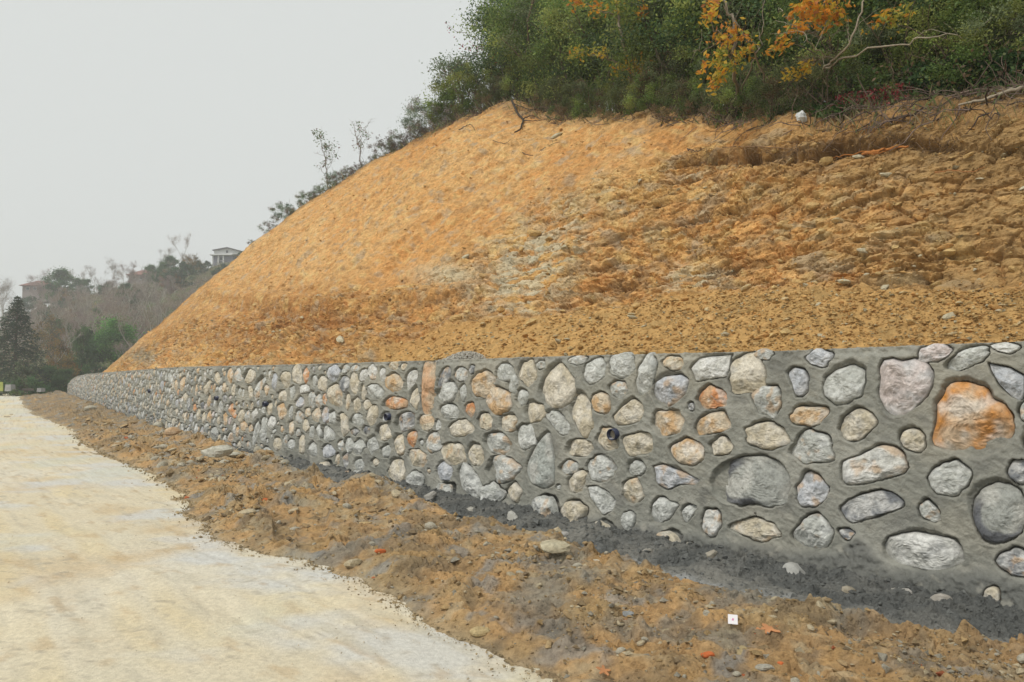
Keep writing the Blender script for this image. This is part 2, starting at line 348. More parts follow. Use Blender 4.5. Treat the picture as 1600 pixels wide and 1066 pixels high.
cols_p = ['g'] * 34 + ['w'] * 26 + ['c'] * 12 + ['b'] * 8 + ['d'] * 6 + ['o'] * 12 + ['O'] * 3 + ['p'] * 3
def try_stone(s, t, a, b, ang, c, rng, grow):
    r = unit_outline(rng)
    X = np.cos(TH) * r * a; Yy = np.sin(TH) * r * b; ca, sa = math.cos(ang), math.sin(ang)
    u, v = X * ca - Yy * sa, X * sa + Yy * ca
    if t + v.max() > topz(s) - .025 or t + v.min() < .02: return
    th = np.arctan2(v, u); rr = np.hypot(u, v); o = np.argsort(th)
    R = np.interp(TH, np.concatenate([th[o] - 2*np.pi, th[o], th[o] + 2*np.pi]), np.tile(rr[o], 3))
    st = dict(s=s, t=t, R=R, col=c, seed=int(rng.integers(1 << 30)))
    if mark(st, grow, True): return
    mark(st, .012); stones.append(st)
rf = np.random.default_rng(5)
sM = 13.4
for (a, n, g) in ((.175, 1700, .014), (.13, 6000, .013), (.09, 9000, .013), (.062, 9000, .013)):
    for i in range(n):
        s = rf.uniform(sM, 79.2) if rf.random() < .93 else rf.uniform(-3, .6)
        e = rf.uniform(.55, .95)
        aa = a * rf.uniform(.8, 1.2)
        if rf.random() < .6: a_, b_ = aa * e, aa
        else: a_, b_ = aa, aa * e
        try_stone(s, rf.uniform(.06, 1.82), a_, b_, rf.uniform(-.6, .6), cols_p[rf.integers(len(cols_p))], rf, g)
for (a, n, g) in ((.065, 1500, .032), (.042, 260, .03)):
    for i in range(n):
        s = rf.uniform(0, sM + .5)
        if rf.random() < .8 and s < 7: continue
        try_stone(s, rf.uniform(.2, 1.80), a * rf.uniform(.8, 1.1), a * rf.uniform(.6, 1.1), rf.uniform(-.6, .6), cols_p[rf.integers(len(cols_p))], rf, g)
print('stones', len(stones))

# ------------------------------------------------------------------ ground sheets
ZONE_ROAD = np.array([(1250,1300),(860,1066),(740,1020),(640,960),(600,930),(490,885),(400,862),(330,842),(292,800),(282,768),(240,745),(150,703),(112,672),(70,655),(40,640),(30,622)])
ZONE_FOOT = np.array([(1900,1250),(1600,1035),(1450,1015),(1300,968),(1200,945),(1100,925),(1000,900),(900,868),(850,852),(750,835),(700,822),(640,792),(560,772),(500,765),(430,732),(350,712),(250,676),(150,640)])
def zone_curve(Z):
    X, Y = ground_pt(Z[:, 0].astype(float), Z[:, 1].astype(float))
    i = np.array([np.argmin((PX - x) ** 2 + (PY - y) ** 2) for x, y in zip(X, Y)])
    w = -((X - PX[i]) * NX[i] + (Y - PY[i]) * NY[i])
    o = np.argsort(S[i]); return S[i][o], w[o]
rs, rw = zone_curve(ZONE_ROAD); fs, fw = zone_curve(ZONE_FOOT)
road_w = lambda s: np.interp(s, rs, rw) + .12 * fbm(s * 1.3, s * 0 + 2., o=5)
foot_w = lambda s: np.interp(s, fs, fw) + .05 * fbm(s * 1.7, s * 0 + 7., o=3)
print('road_w', rs.round(1), rw.round(2)); print('foot_w', fs.round(1), fw.round(2))
col_px = lambda step, a=2600, b=104: S_of_px(np.arange(a, b, -step))

# wide base ground
gx = np.linspace(-900, 900, 61); gy = np.linspace(-300, 1500, 61)
X, Y = np.meshgrid(gx, gy); c = np.zeros(X.shape + (3,)) + (.16, .14, .085)
g = link('ground', make_mesh('ground', np.stack([X, Y, X * 0 - .45], -1), gridF(61, 61), M_HILL, True, c)); tag(g, 'dull brown open ground under everything, out to the horizon', kind='structure')

# road sheet : laid out across the wall direction, out to 30 m left of the wall foot
cs = np.concatenate([S_of_px(np.concatenate([np.arange(6000, 2600, -200), np.arange(2600, 1000, -8), np.arange(1000, 104, -4)])), np.linspace(79, 110, 20)])
ws = np.concatenate([np.linspace(1.2, 4.2, 170), np.linspace(4.25, 7, 90), np.linspace(7.1, 26, 45)])
SS, WW = np.meshgrid(cs, ws)
X, Y = plan(SS, -WW)
lowb = fbm(X * .35, Y * .35, 0, 3, 2); mid = fbm(X * 2.1, Y * 2.1, 0, 4, 4); fine = fbm(X * 9, Y * 9, 0, 3, 6)
edge = WW - road_w(SS)
Z = .02 * lowb + .008 * mid + .005 * fine
# shallow wheel ruts and dried tracks that follow the wall
track = fbm(SS * .5, WW * 3.2, 0, 3, 9)
Z -= .012 * sst(.25, .7, track)
c = np.zeros(X.shape + (3,)) + (.66, .565, .375)
c = lerp3(c, np.array([.68, .63, .51]), sst(-.2, .6, lowb) * .7)
c = lerp3(c, np.array([.60, .62, .62]), sst(.35, .8, ridge(SS * .12 + 3, WW * 1.1 + .25 * lowb, 0, 2, 19)) * .22)
c = lerp3(c, np.array([.56, .43, .26]), sst(.05, .75, fbm(X * .8, Y * .8, 1.5, 4, 13)) * .6)
gr = fbm(X * .55, Y * .9, 3.3, 4, 21)
c = lerp3(c, np.array([.58, .59, .58]), sst(.12, .6, gr + .35 * np.exp(-((edge - .35) / .35) ** 2)) * .75)
c = lerp3(c, np.array([.47, .34, .19]), sst(.25, .7, fbm(SS * 2.5 + .5 * mid, WW * 6, 1., 4, 33)) * .45); c = lerp3(c, np.array([.38, .34, .27]), sst(.35, .7, fbm(X * 11, Y * 11, 0, 3, 31)) * .7 * sst(-.1, .5, fbm(X*.9, Y*.9, 7., 2, 3) + .2))
c = lerp3(c, np.array([.58, .58, .47]), sst(-.1, .5, fbm(X * .5, Y * .3, 4.3, 3, 27)) * .6); c = lerp3(c, np.array([.50, .46, .36]), sst(.2, .6, fbm(SS * 1.2, WW * 7, 4.3, 4, 28)) * .4)
c = lerp3(c, np.array([.46, .44, .41]), sst(.35, .8, mid) * .35 * sst(1.5, 0, edge))
road = link('road', make_mesh('road', np.stack([X, Y, Z], -1), gridF(len(ws), len(cs)), M_ROAD, True, c)); tag(road, 'pale cream road of packed limestone dust running off to the left', kind='structure')

# muddy verge
cs = S_of_px(np.concatenate([np.arange(2600, 1700, -3), np.arange(1700, 1000, -1.6), np.arange(1000, 104, -2.2)])); ws = np.linspace(.35, 4.0, 330)
SS, WW = np.meshgrid(cs, ws); X, Y = plan(SS, -WW)
ew = road_w(SS); ef = foot_w(SS); v = (WW - ef) / np.maximum(ew - ef, .3)
px_, py_ = proj(X, Y, 0 * X)
lump = fbm(X * 1.6, Y * 1.6, 0, 3, 40); clod = fbm(X * 5.5, Y * 5.5, 0, 3, 41); fine = fbm(X * 17, Y * 17, 0, 3, 42)
rdg = ridge(SS * 1.0 + .6 * lump, WW * 4.2 + .8 * lump, 0, 3, 45)
F1, F2, ID, DX, DY = worley(X * 7 + .5 * fine, Y * 7 + .5 * clod, 3)
F1b, F2b, IDb, _, _ = worley(X * 16 + .4 * fine, Y * 16, 5)
env = sst(1.0, .78, v) * .85 + .15
rough = env * (.55 + .45 * sst(-.3, .5, fbm(X * .7, Y * .7, 0, 2, 49)))
ridge_m = np.exp(-((v - .10) / .13) ** 2) * (.05 + .13 * sst(-.3, .6, fbm(SS * .8, 0 * SS, 4., 2, 51))) * sst(2.5, 7, SS)
far = sst(14, 30, SS)
inner = 1 - (1 - sst(.0, .35, v)) * sst(8, 5, SS)
Z = .045 * sst(1.0, .55, v) * inner + ridge_m + rough * (.075 * lump + .065 * np.clip(rdg, -1, 1.2) * (1 - .5 * far) + .034 * clod + .018 * fine)
F1c, F2c, IDc, _, _ = worley(X * 3.6 + .7 * clod, Y * 3.6 + .5 * lump, 7)
rp = ridge(SS * 1.7 + .8 * lump, WW * 9 + 1.2 * lump, 2, 3, 47)
Z += .020 * np.clip(rp, -1, 1.3) * sst(1.0, .85, v) * (1 - far)
Z += rough * (.075 * np.sqrt(np.clip(1 - (F1c / .5) ** 2, 0, 1)) * sst(.55, .85, IDc) + .045 * np.sqrt(np.clip(1 - (F1 / .55) ** 2, 0, 1)) * sst(.35, .75, ID) + .028 * sst(.5, .0, F1b) * (IDb > .5) - .012 * sst(.10, .0, F2 - F1))
Z += far * .10 * sst(1., .6, v)
# tyre prints pressed into the verge
def tyre(Z, cx, cy, hw, hh, per, slant):
    m = sst(hw + 3, hw - 3, np.abs(px_ - cx)) * sst(hh + 4, hh - 4, np.abs(py_ - cy))
    rib = np.sin(2 * np.pi * (py_ + slant * np.abs(px_ - cx)) / per)
    return Z * (1 - m) + m * (.035 + .026 * sst(-.3, .5, rib) + .003 * clod)
# dive under the road at the outer edge and under the mortar at the inner
Z = Z * sst(1.06, .97, v) + (-.02) * sst(.93, 1.08, v) + .012 * sst(1.02, .9, v)
Z = np.where(v < .02, Z * sst(-.05, .02, v) - .35 * sst(.0, -.10, v), Z)
Z = tyre(Z, 488, 840, 25, 32, 10.5, .2); Z = tyre(Z, 444, 838, 17, 30, 10.5, -.55)
c = np.zeros(X.shape + (3,)) + (.52, .33, .155)
c = lerp3(c, np.array([.46, .34, .18]), sst(-.1, .6, lump) * .7)
c = lerp3(c, np.array([.26, .20, .125]), sst(-.05, .6, fbm(X * 1.1, Y * 1.1, 2, 3, 55)) * .75)
c = lerp3(c, np.array([.27, .27, .24]), sst(.15, .6, fbm(X * 1.3, Y * 1.3, 9, 4, 57) + .35 * sst(.5, 0, v) ) * .7)
c = lerp3(c, np.array([.50, .43, .29]), sst(.25, .7, fbm(X * 4, Y * 4, 1, 3, 58)) * .5)
c = lerp3(c, np.array([.20, .165, .11]), far * .6)
c = lerp3(c, np.array([.30, .32, .32]), sst(.25, .6, fbm(X * 2.2, Y * 2.2, 14, 4, 63)) * .6); c = lerp3(c, np.array([.52, .33, .14]), sst(.2, .6, fbm(X * 1.8, Y * 3, 17, 4, 64)) * .55); c = lerp3(c, np.array([.46, .38, .25]), sst(.92, 1.0, v) * .6)
c = lerp3(c, np.array([.17, .14, .10]), sst(.1, .6, fbm(X * 3.2, Y * 3.2, 5, 4, 59)) * .5); c = c * (.88 + .3 * ID[..., None] * .6)
VERGE = dict(SS=SS, WW=WW, P=np.stack([X, Y, Z], -1), v=v, px=px_, py=py_)
verge = link('muddy_verge', make_mesh('muddy_verge', VERGE['P'], gridF(len(ws), len(cs)), M_MUD, False, c)); tag(verge, 'churned ochre mud verge between the pale road and the stone wall', kind='structure')
def verge_z(x, y):
    P = VERGE['P']; d = (P[..., 0] - x) ** 2 + (P[..., 1] - y) ** 2; i = np.unravel_index(np.argmin(d), d.shape); return float(P[i][2])

# ------------------------------------------------------------------ retaining wall
wall = empty('retaining_wall', (float(PX[0] * 0 + plan(6., 0)[0]), float(plan(6., 0)[1]), 0))
tag(wall, 'long low retaining wall of rounded rubble stones set deep in grey cement mortar', 'wall')
WL = np.array(wall.location)
cs = np.concatenate([S_of_px(np.concatenate([np.arange(5200, 1700, -60), np.arange(1700, 102, -1.3)])), [79.4, 79.7, 79.95]])
nt_ = 250; rows = np.linspace(0, 1, nt_); back = np.array([.03, .08, .15, .24, .34, .46, .6])
tz = topz(cs)
TT = -.3 + (tz[None] + .3) * rows[:, None]; SS = np.broadcast_to(cs[None], TT.shape).copy()
A = SS; B = TT
D = -.010 * fbm(A * 1.1, B * 1.3, 0, 3, 60) - .008 * fbm(A * 5, B * 5, 0, 3, 62) - .0045 * ridge(A * 5 + B * 4 + .6 * pn(A * 2, B * 2, 0, 61), B * 13 - A * 5, 0, 3, 63) - .0022 * fbm(A * 40, B * 40, 0, 2, 64)
lipmask = np.zeros(TT.shape); pocket = np.zeros(TT.shape); instone = np.zeros(TT.shape)
wob = .008 * fbm(A * 11, B * 11, 0, 2, 66) + .004 * pn(A * 60, B * 60, 0, 67)
order = np.argsort(cs)
cs_sorted = cs[order]
RNGp = np.random.default_rng(77)
for st in stones:
    st['pw'] = float(RNGp.uniform(.001, .009)); st['up'] = float(RNGp.uniform(.008, .036) * min(1.5, st['R'].mean() / .1)); st['bx'] = float(RNGp.uniform(-.5, .5))
    if RNGp.random() < .15: st['pw'] *= .3; st['up'] *= .3
    m = st['R'].max() + .10
    i0, i1 = np.searchsorted(cs_sorted, [st['s'] - m, st['s'] + m])
    if i1 <= i0: continue
    ci = order[i0:i1]; tcol = TT[:, ci[len(ci) // 2]]
    j0, j1 = np.searchsorted(tcol, [st['t'] - m, st['t'] + m])
    if j1 <= j0: continue
    sub = np.ix_(np.arange(j0, j1), ci)
    u = -(SS[sub] - st['s']); t = TT[sub] - st['t']
    th = np.arctan2(t, u) % (2 * np.pi); rr = np.hypot(u, t)
    R = np.interp(th, np.append(TH, 2 * np.pi), np.append(st['R'], st['R'][0]))
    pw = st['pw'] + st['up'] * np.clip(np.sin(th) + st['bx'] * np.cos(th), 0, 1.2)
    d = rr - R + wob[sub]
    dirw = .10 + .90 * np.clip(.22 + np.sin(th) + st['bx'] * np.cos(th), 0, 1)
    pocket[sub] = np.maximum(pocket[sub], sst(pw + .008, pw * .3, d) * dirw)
    lipmask[sub] = np.maximum(lipmask[sub], np.exp(-((d - pw - .012) / .022) ** 2) * (d > pw - .01))
    instone[sub] = np.maximum(instone[sub], sst(.012, .001, d))
D = D - .005 * lipmask * (1 - pocket) + .036 * pocket + .05 * instone + pocket * .010 * pn(A * 45, B * 45, 0, 68)
pr = 1 - pocket
# raw lumpy mortar at the foot and along the top
low = np.interp(cs, [-8, 1, 3, 5, 8, 12, 20, 80], [.20, .20, .15, .09, .07, .06, .08, .08])[None] + .10 * fbm(A * 1.6, B * 0, 3, 3, 70) + .15 * np.exp(-((A - float(px_to_wall(1345, 870)[0])) / .13) ** 2) + .05 * sst(3.4, 1., A)
ml = sst(low + .03, low - .08, TT)
lumpy = ridge(A * 7, B * 7, 1, 3, 72) * .3 + fbm(A * 18, B * 18, 2, 3, 73)
D = D * (1 - .55 * ml) - ml * (.03 + .022 * lumpy) - .16 * ml * sst(low, -.25, TT) * sst(12, 6, SS)
mt = sst(tz[None] - .085 + .04 * fbm(A * 2.2, B * 0, 5, 3, 74), tz[None] - .03, TT)
D = D * (1 - .4 * mt) + mt * (.012 + .016 * lumpy)
c = np.zeros(TT.shape + (3,)) + (.27, .272, .24)
c = lerp3(c, np.array([.34, .338, .30]), sst(-.3, .6, fbm(A * 1.4, B * 1.8, 0, 4, 80)))
c = lerp3(c, np.array([.41, .385, .315]), sst(.1, .8, fbm(A * .9, B * 1.2, 6, 3, 82) + .3 * sst(1.0, 1.8, TT)) * .5)
c = lerp3(c, np.array([.17, .17, .155]), np.clip(pocket * .35, 0, 1))  # mortar darkened inside the pockets: recess shade painted into its colour
c = lerp3(c, np.array([.115, .120, .115]), ml * .75)
c = lerp3(c, np.array([.27, .265, .245]), mt * sst(-.2, .5, fbm(A * 5, B * 5, 1, 3, 83)) * .6)
c = lerp3(c, np.array([.15, .15, .14]), sst(.1, .7, fbm(A * 3, B * 3, 8, 4, 84)) * .45); c = lerp3(c, np.array([.40, .385, .33]), sst(.25, .7, fbm(A * 6 + B * 4, B * 11 - A * 4, 9, 4, 85)) * .45)
P = wall_pt(SS, TT, D)
# top surface behind the face
bs = []
for b in back:
    zz = tz + .012 * fbm(cs * 6, cs * 0 + b * 8, 0, 3, 90) + .006 * fbm(cs * 25, cs * 0 + b * 30, 0, 2, 91) - .03 * (b > .5)
    x, y = plan(cs, BAT * tz + b); bs.append(np.stack([x, y, zz], -1))
P = np.concatenate([P, np.array(bs)], 0); cb = np.zeros((len(back), len(cs), 3)) + (.26, .255, .225)
c = np.concatenate([c, cb], 0)
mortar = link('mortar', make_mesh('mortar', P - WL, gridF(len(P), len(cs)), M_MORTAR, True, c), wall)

PAL = {'g': ((.40, .41, .385), (.52, .53, .51)), 'w': ((.48, .43, .33), (.57, .53, .45)), 'o': ((.50, .34, .19), (.55, .47, .36)), 'O': ((.52, .24, .11), (.54, .36, .22)),
       'c': ((.50, .50, .47), (.62, .62, .60)), 'd': ((.17, .18, .195), (.46, .46, .45)), 'b': ((.40, .42, .45), (.50, .51, .53)), 'p': ((.50, .44, .42), (.58, .56, .56)),
       'r': ((.55, .25, .07), (.56, .42, .29)), 'D': ((.30, .31, .29), (.42, .42, .39)), 's': ((.52, .33, .20), (.50, .40, .29)), 't': ((.34, .36, .34), (.44, .44, .41))}
def stone_geo(st, nth, nr):
    rg = np.random.default_rng(st['seed'])
    idx = (np.arange(nth) * NT / nth); R = np.interp(idx, np.arange(NT + 1), np.append(st['R'], st['R'][0])); th = idx / NT * 2 * np.pi
    q = np.append(np.linspace(0, 1, nr) ** .8, 1.0); q[-1] = 1.03
    U = (q[:, None] * R[None]) * np.cos(th)[None]; T = (q[:, None] * R[None]) * np.sin(th)[None]
    sz = R.mean(); prot = .030 + min(.04, sz * .16) * rg.uniform(.3, 1.1)
    Q = q[:, None] + 0 * U
    h = -.016 + prot * .85 * (1 - np.clip(Q, 0, 1) ** rg.uniform(3.0, 6)) ** .6
    # chipped planes
    if st['col'] not in 'D' or True:
        for k in range(rg.integers(2, 5)):
            a = rg.uniform(0, 6.28); sl = rg.uniform(.12, .5); b = rg.uniform(.35, .9) * prot
            h = np.minimum(h, -.012 + b - sl * (U * math.cos(a) + T * math.sin(a)) + sz * sl * .15)
    z0 = rg.uniform(0, 90)
    an = rg.uniform(0, 3.14); uu = U * math.cos(an) + T * math.sin(an); vv_ = -U * math.sin(an) + T * math.cos(an)
    h = h + (.10 * sz) * fbm(U / sz * 1.5 , T / sz * 1.5, z0, 4) * sst(1.02, .8, Q) + .028 * sz * (ridge(uu / sz * .8, vv_ / sz * 2.6, z0, 3) - .4) * sst(1.0, .7, Q) + .005 * fbm(U * 45, T * 45, z0, 2) * sst(1.02, .85, Q)
    h[-1] = -.075
    c1, c2 = [np.array(v) for v in PAL[st['col']]]
    f = fbm(U / sz * 1.1 + z0, T / sz * 1.1, z0, 4)
    c = lerp3(np.zeros(U.shape + (3,)) + c1, c2, sst(-.35, .35, f))
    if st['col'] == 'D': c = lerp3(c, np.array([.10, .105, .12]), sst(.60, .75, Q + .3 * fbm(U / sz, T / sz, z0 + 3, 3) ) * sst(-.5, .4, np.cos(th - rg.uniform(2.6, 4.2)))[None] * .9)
    if st['col'] in 'gcbdwp':
        c = lerp3(c, np.array([.22, .23, .235]), sst(.22, .55, fbm(U / sz * 1.7, T / sz * 1.7, z0 + 9, 4)) * (.75 if st['col'] in 'db' else .35))
        if rg.random() < .35: c = lerp3(c, np.array([.50, .33, .18]), sst(.05, .5, fbm(U / sz * 1.2, T / sz * 1.2, z0 + 19, 3)) * .6)
    if st['col'] in 'oOr': c = lerp3(c, np.array([.58, .56, .52]), sst(.1, .5, fbm(U / sz * 1.4, T / sz * 1.4, z0 + 9, 3)) * .6)
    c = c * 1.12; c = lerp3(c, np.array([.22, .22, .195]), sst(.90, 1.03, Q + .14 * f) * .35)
    P = wall_pt(st['s'] - U, st['t'] + T, -h - .12 * float(sst(.20, .02, st['t'])) * (st['s'] < 12))
    i = np.arange(nth * (nr + 1)).reshape(nr + 1, nth); j = np.roll(i, -1, 1)
    Fq = np.stack([i[:-1], j[:-1], j[1:], i[1:]], -1).reshape(-1, 4)
    return P.reshape(-1, 3), Fq, c.reshape(-1, 3)
def screen_size(st):
    a = wall_pt(np.array([st['s'] - st['R'].max(), st['s'] + st['R'].max()]), np.array([st['t']] * 2), 0); x, y = proj(a[:, 0], a[:, 1], a[:, 2])
    if x.min() > 1680 or a[:, 1].min() < 1.5: return 0.5 + 1 / max(1., abs(x[0]))
    return abs(x[0] - x[1]) * st['R'].max() * 2 * F / a[0, 1]
stones.sort(key=lambda s_: -screen_size(s_))
colname = {'r': 'large rust stained stone', 'D': 'large dark grey boulder with a blackened rim', 's': 'tall narrow reddish slab', 't': 'tall teardrop shaped grey stone', 'O': 'orange red stone'}
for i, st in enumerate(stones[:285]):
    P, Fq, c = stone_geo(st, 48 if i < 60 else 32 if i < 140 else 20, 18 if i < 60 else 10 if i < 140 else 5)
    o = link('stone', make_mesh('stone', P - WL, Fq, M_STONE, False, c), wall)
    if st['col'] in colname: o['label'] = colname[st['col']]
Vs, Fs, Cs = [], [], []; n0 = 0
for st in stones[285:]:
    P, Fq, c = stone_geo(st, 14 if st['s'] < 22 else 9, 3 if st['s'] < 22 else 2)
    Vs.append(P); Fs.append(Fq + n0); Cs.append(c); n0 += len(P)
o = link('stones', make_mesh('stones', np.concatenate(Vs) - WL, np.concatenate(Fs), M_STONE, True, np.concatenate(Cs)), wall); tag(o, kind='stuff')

def tube(pts, radii, n=6):
    pts = np.asarray(pts, float); radii = np.asarray(radii, float) + 0 * pts[:, 0]
    d = np.gradient(pts, axis=0); d /= np.linalg.norm(d, axis=1)[:, None] + 1e-9
    ref = np.array([.31, .22, .92]) if abs(d[0][2]) < .9 else np.array([1., .1, .2])
    a = np.cross(d, ref); a /= np.linalg.norm(a, axis=1)[:, None] + 1e-9; b = np.cross(d, a)
    th = np.arange(n) * 2 * np.pi / n
    V = pts[:, None] + radii[:, None, None] * (a[:, None] * np.cos(th)[None, :, None] + b[:, None] * np.sin(th)[None, :, None])
    i = np.arange(len(pts) * n).reshape(-1, n); j = np.roll(i, -1, 1)
    return V.reshape(-1, 3), np.stack([i[:-1], j[:-1], j[1:], i[1:]], -1).reshape(-1, 4)
class MB:
    def __init__(s): s.V, s.F, s.C, s.n = [], [], [], 0
    def add(s, V, Fq, col):
        V = np.asarray(V, float); s.V.append(V); s.F.append(np.asarray(Fq) + s.n); s.C.append(np.broadcast_to(np.asarray(col, float), V.shape)); s.n += len(V)
    def build(s, name, mat, parent=None, smooth=True, off=None):
        V = np.concatenate(s.V)
        if off is not None: V = V - np.asarray(off)
        return link(name, make_mesh(name, V, np.concatenate(s.F), mat, smooth, np.concatenate(s.C)), parent)

# weep pipes through the wall
for (x, y, r) in PIPES:
    if x > 430: s_, t_ = px_to_wall(x, y)
    else:
        s_ = float(S_of_px(x)); d_ = float(plan(s_, 0)[1]); t_ = H - (y - 590) * d_ / F
    t_ = float(t_); c0 = wall_pt(np.array([s_]), np.array([t_]), 0)[0]
    nrm = np.array([-np.interp(s_, S, NX), -np.interp(s_, S, NY), -.08])
    b = MB()
    th = np.arange(20) * 2 * np.pi / 20
    side = np.array([nrm[1], -nrm[0], 0]); side /= np.linalg.norm(side); up = np.cross(side, nrm); up /= np.linalg.norm(up)
    ring = lambda dd, rr: c0 + nrm * dd + rr * (np.cos(th)[:, None] * side + np.sin(th)[:, None] * up)
    rings = np.concatenate([ring(-.1, r), ring(.075, r), ring(.076, r * .86), ring(-.1, r * .86), ring(-.1, .001)])
    i = np.arange(100).reshape(5, 20); j = np.roll(i, -1, 1)
    b.add(rings, np.stack([i[:-1], j[:-1], j[1:], i[1:]], -1).reshape(-1, 4), (.03, .04, .07))
    o = b.build('weep_pipe', M_PIPE, wall, off=WL)
# a nail left in the mortar
s_, t_ = px_to_wall(1183, 808); p0 = wall_pt(np.array([s_]), np.array([t_]), 0)[0]
b = MB(); nn = np.array([-NX[0], -NY[0], 0.])
V, Fq = tube([p0, p0 + nn * .03 + [0, 0, .035]], [.003, .003], 6); b.add(V, Fq, (.05, .04, .035))
V, Fq = tube([p0 + nn * .03 + [0, 0, .035], p0 + nn * .032 + [0, 0, .041]], [.011, .011], 8); b.add(V, Fq, (.05, .04, .035))
b.build('nail', M_BARK, wall, off=WL)

# footing: raw mortar pushed out in front of the wall
cs = col_px(1.9, 2600, 103); ws = np.linspace(-.12, 1.45, 120); SS, WW = np.meshgrid(cs, ws); X, Y = plan(SS, -WW)
ef = foot_w(SS); v = WW / ef
lump = fbm(X * 3, Y * 3, 0, 3, 100); clod = fbm(X * 10, Y * 10, 0, 3, 101); fine = fbm(X * 28, Y * 28, 0, 2, 102)
F1, F2, ID, _, _ = worley(X * 8 + .4 * fine, Y * 8 + .4 * clod, 9); F1b, F2b, IDb, _, _ = worley(X * 26 + .4 * fine, Y * 26, 11)
hgt = np.interp(SS, [-8, 0, 3, 6, 10, 80], [.03, .03, .0, -.01, .03, .05])
flat = .8 * sst(.3, .7, fbm(SS * .8, WW * 1.5, 3, 2, 105) + .5 * sst(.55, .8, v))
Z = hgt * np.exp(-(np.clip(WW, 0, 9) / .42) ** 1.3) + .035 * sst(1.05, .7, v) + .03 * lump
Z += .02 * np.clip(lump, -1, 1) + (1 - .75 * flat) * (.030 * clod + .010 * fine + .040 * np.sqrt(np.clip(1 - (F1 / .6) ** 2, 0, 1)) * np.clip(ID * 1.6 - .3, 0, 1) + .012 * np.sqrt(np.clip(1 - (F1b / .55) ** 2, 0, 1)) * (IDb > .3))
Z = Z * sst(1.12, .92, v) - .06 * sst(.95, 1.2, v)
c = np.zeros(X.shape + (3,)) + (.125, .130, .125)
c = lerp3(c, np.array([.19, .19, .175]), sst(-.2, .6, fbm(X * 2, Y * 2, 0, 4, 107)))
c = lerp3(c, np.array([.30, .29, .255]), flat * .6)
c = lerp3(c, np.array([.42, .43, .43]), np.exp(-((v - .9) / .10) ** 2) * sst(-.1, .5, fbm(SS * 2.2, WW * 3, 0, 3, 109)) * .8)
c = lerp3(c, np.array([.32, .25, .15]), sst(.97, 1.05, v) * .7)
FOOT = dict(P=np.stack([X, Y, Z], -1), v=v)
footing = link('footing', make_mesh('footing', FOOT['P'] - WL, gridF(len(ws), len(cs)), M_FOOT, False, c), wall)
tag(footing, 'rough spill of raw dark mortar along the foot')
def foot_z(x, y):
    P = FOOT['P']; d = (P[..., 0] - x) ** 2 + (P[..., 1] - y) ** 2; i = np.unravel_index(np.argmin(d), d.shape); return float(P[i][2])

# ------------------------------------------------------------------ the cut slope
cxs = [160,185,250,330,380,430,500,560,640,720,800,830,900,1000,1090,1150,1250,1350,1450,1600,1800]
cys = [583,560,505,440,395,355,305,268,225,185,160,165,190,188,172,185,195,165,158,142,120]
anch = [(50,166),(48,175),(44,215),(40,250),(36,330),(32,430),(28,530),(24,640),(21,720),(17,800),(12,900),(8.5,1000),(6,1150),(4,1300),(1.8,1600)]
CRS, CRO, CRZ = [], [], []
for s_, x_ in anch:
    y_ = float(np.interp(x_, cxs, cys)); i = np.searchsorted(S, s_); r = ray(x_, y_); tx, ty = -NY[i], NX[i]
    kk = (PX[i] * tx + PY[i] * ty) / (r[0] * tx + r[1] * ty)
    CRS.append(s_); CRO.append((kk * r[0] - PX[i]) * NX[i] + (kk * r[1] - PY[i]) * NY[i]); CRZ.append(H + kk * r[2])
CRS = np.array(CRS[::-1] ); CRO = np.array(CRO[::-1]); CRZ = np.array(CRZ[::-1])
CRS = np.concatenate([[-8], CRS, [54, 90]]); CRO = np.concatenate([[3.3], CRO, [.65, .62]]); CRZ = np.concatenate([[4.6], CRZ, [1.7, 1.2]])
crest_o = lambda s: np.interp(s, CRS, CRO); crest_z = lambda s: np.interp(s, CRS, CRZ)
foot_o = .58
def slope_z(s, o):
    """height of the smooth hill surface at path position s, offset o behind the wall face"""
    oc = crest_o(s); zc = crest_z(s); zf = np.minimum(topz(s) - .07, zc - .02)
    ot = foot_o + np.minimum(1.6 * sst(12, 6, s), (oc - foot_o) * .5); zt = zf + .60 * (ot - foot_o)
    a = np.clip((o - foot_o) / np.maximum(ot - foot_o, 1e-3), 0, 1); b = np.clip((o - ot) / np.maximum(oc - ot, 1e-3), 0, 1)
    bb = b + .10 * np.sin(b * np.pi) * sst(14, 6, s) - .03 * np.sin(b * 2 * np.pi)
    z = zf + (zt - zf) * a + (zc - zt) * bb
    ex = np.clip(o - oc, 0, 60)
    up = np.interp(s, [-8, 8, 14, 22, 30, 60], [.26, .24, .16, .06, -.02, -.15])
    z = z + ex * up - np.where(s > 30, .3 * ex * sst(30, 44, s), 0)
    return z
cs = np.concatenate([S_of_px(np.concatenate([np.arange(5000, 2000, -60), np.arange(2000, 1650, -6), np.arange(1650, 330, -1.9), np.arange(330, 150, -.9)])), np.linspace(46, 62, 40)[1:]])
cs = np.unique(cs)[::-1]
NR = 400
vr = np.concatenate([np.linspace(0, 1, NR), 1 + np.array([.01, .02, .035, .055, .08, .12, .17, .24, .33, .45, .6, .8, 1.0])])
oc = crest_o(cs)
OO = np.where(vr[:, None] <= 1, foot_o + (oc[None] - foot_o) * vr[:, None], oc[None] + (vr[:, None] - 1) * 34)
SS = np.broadcast_to(cs[None], OO.shape)
ZZ = slope_z(SS, OO)
X, Y = plan(SS, OO)
px_, py_ = proj(X, Y, ZZ)
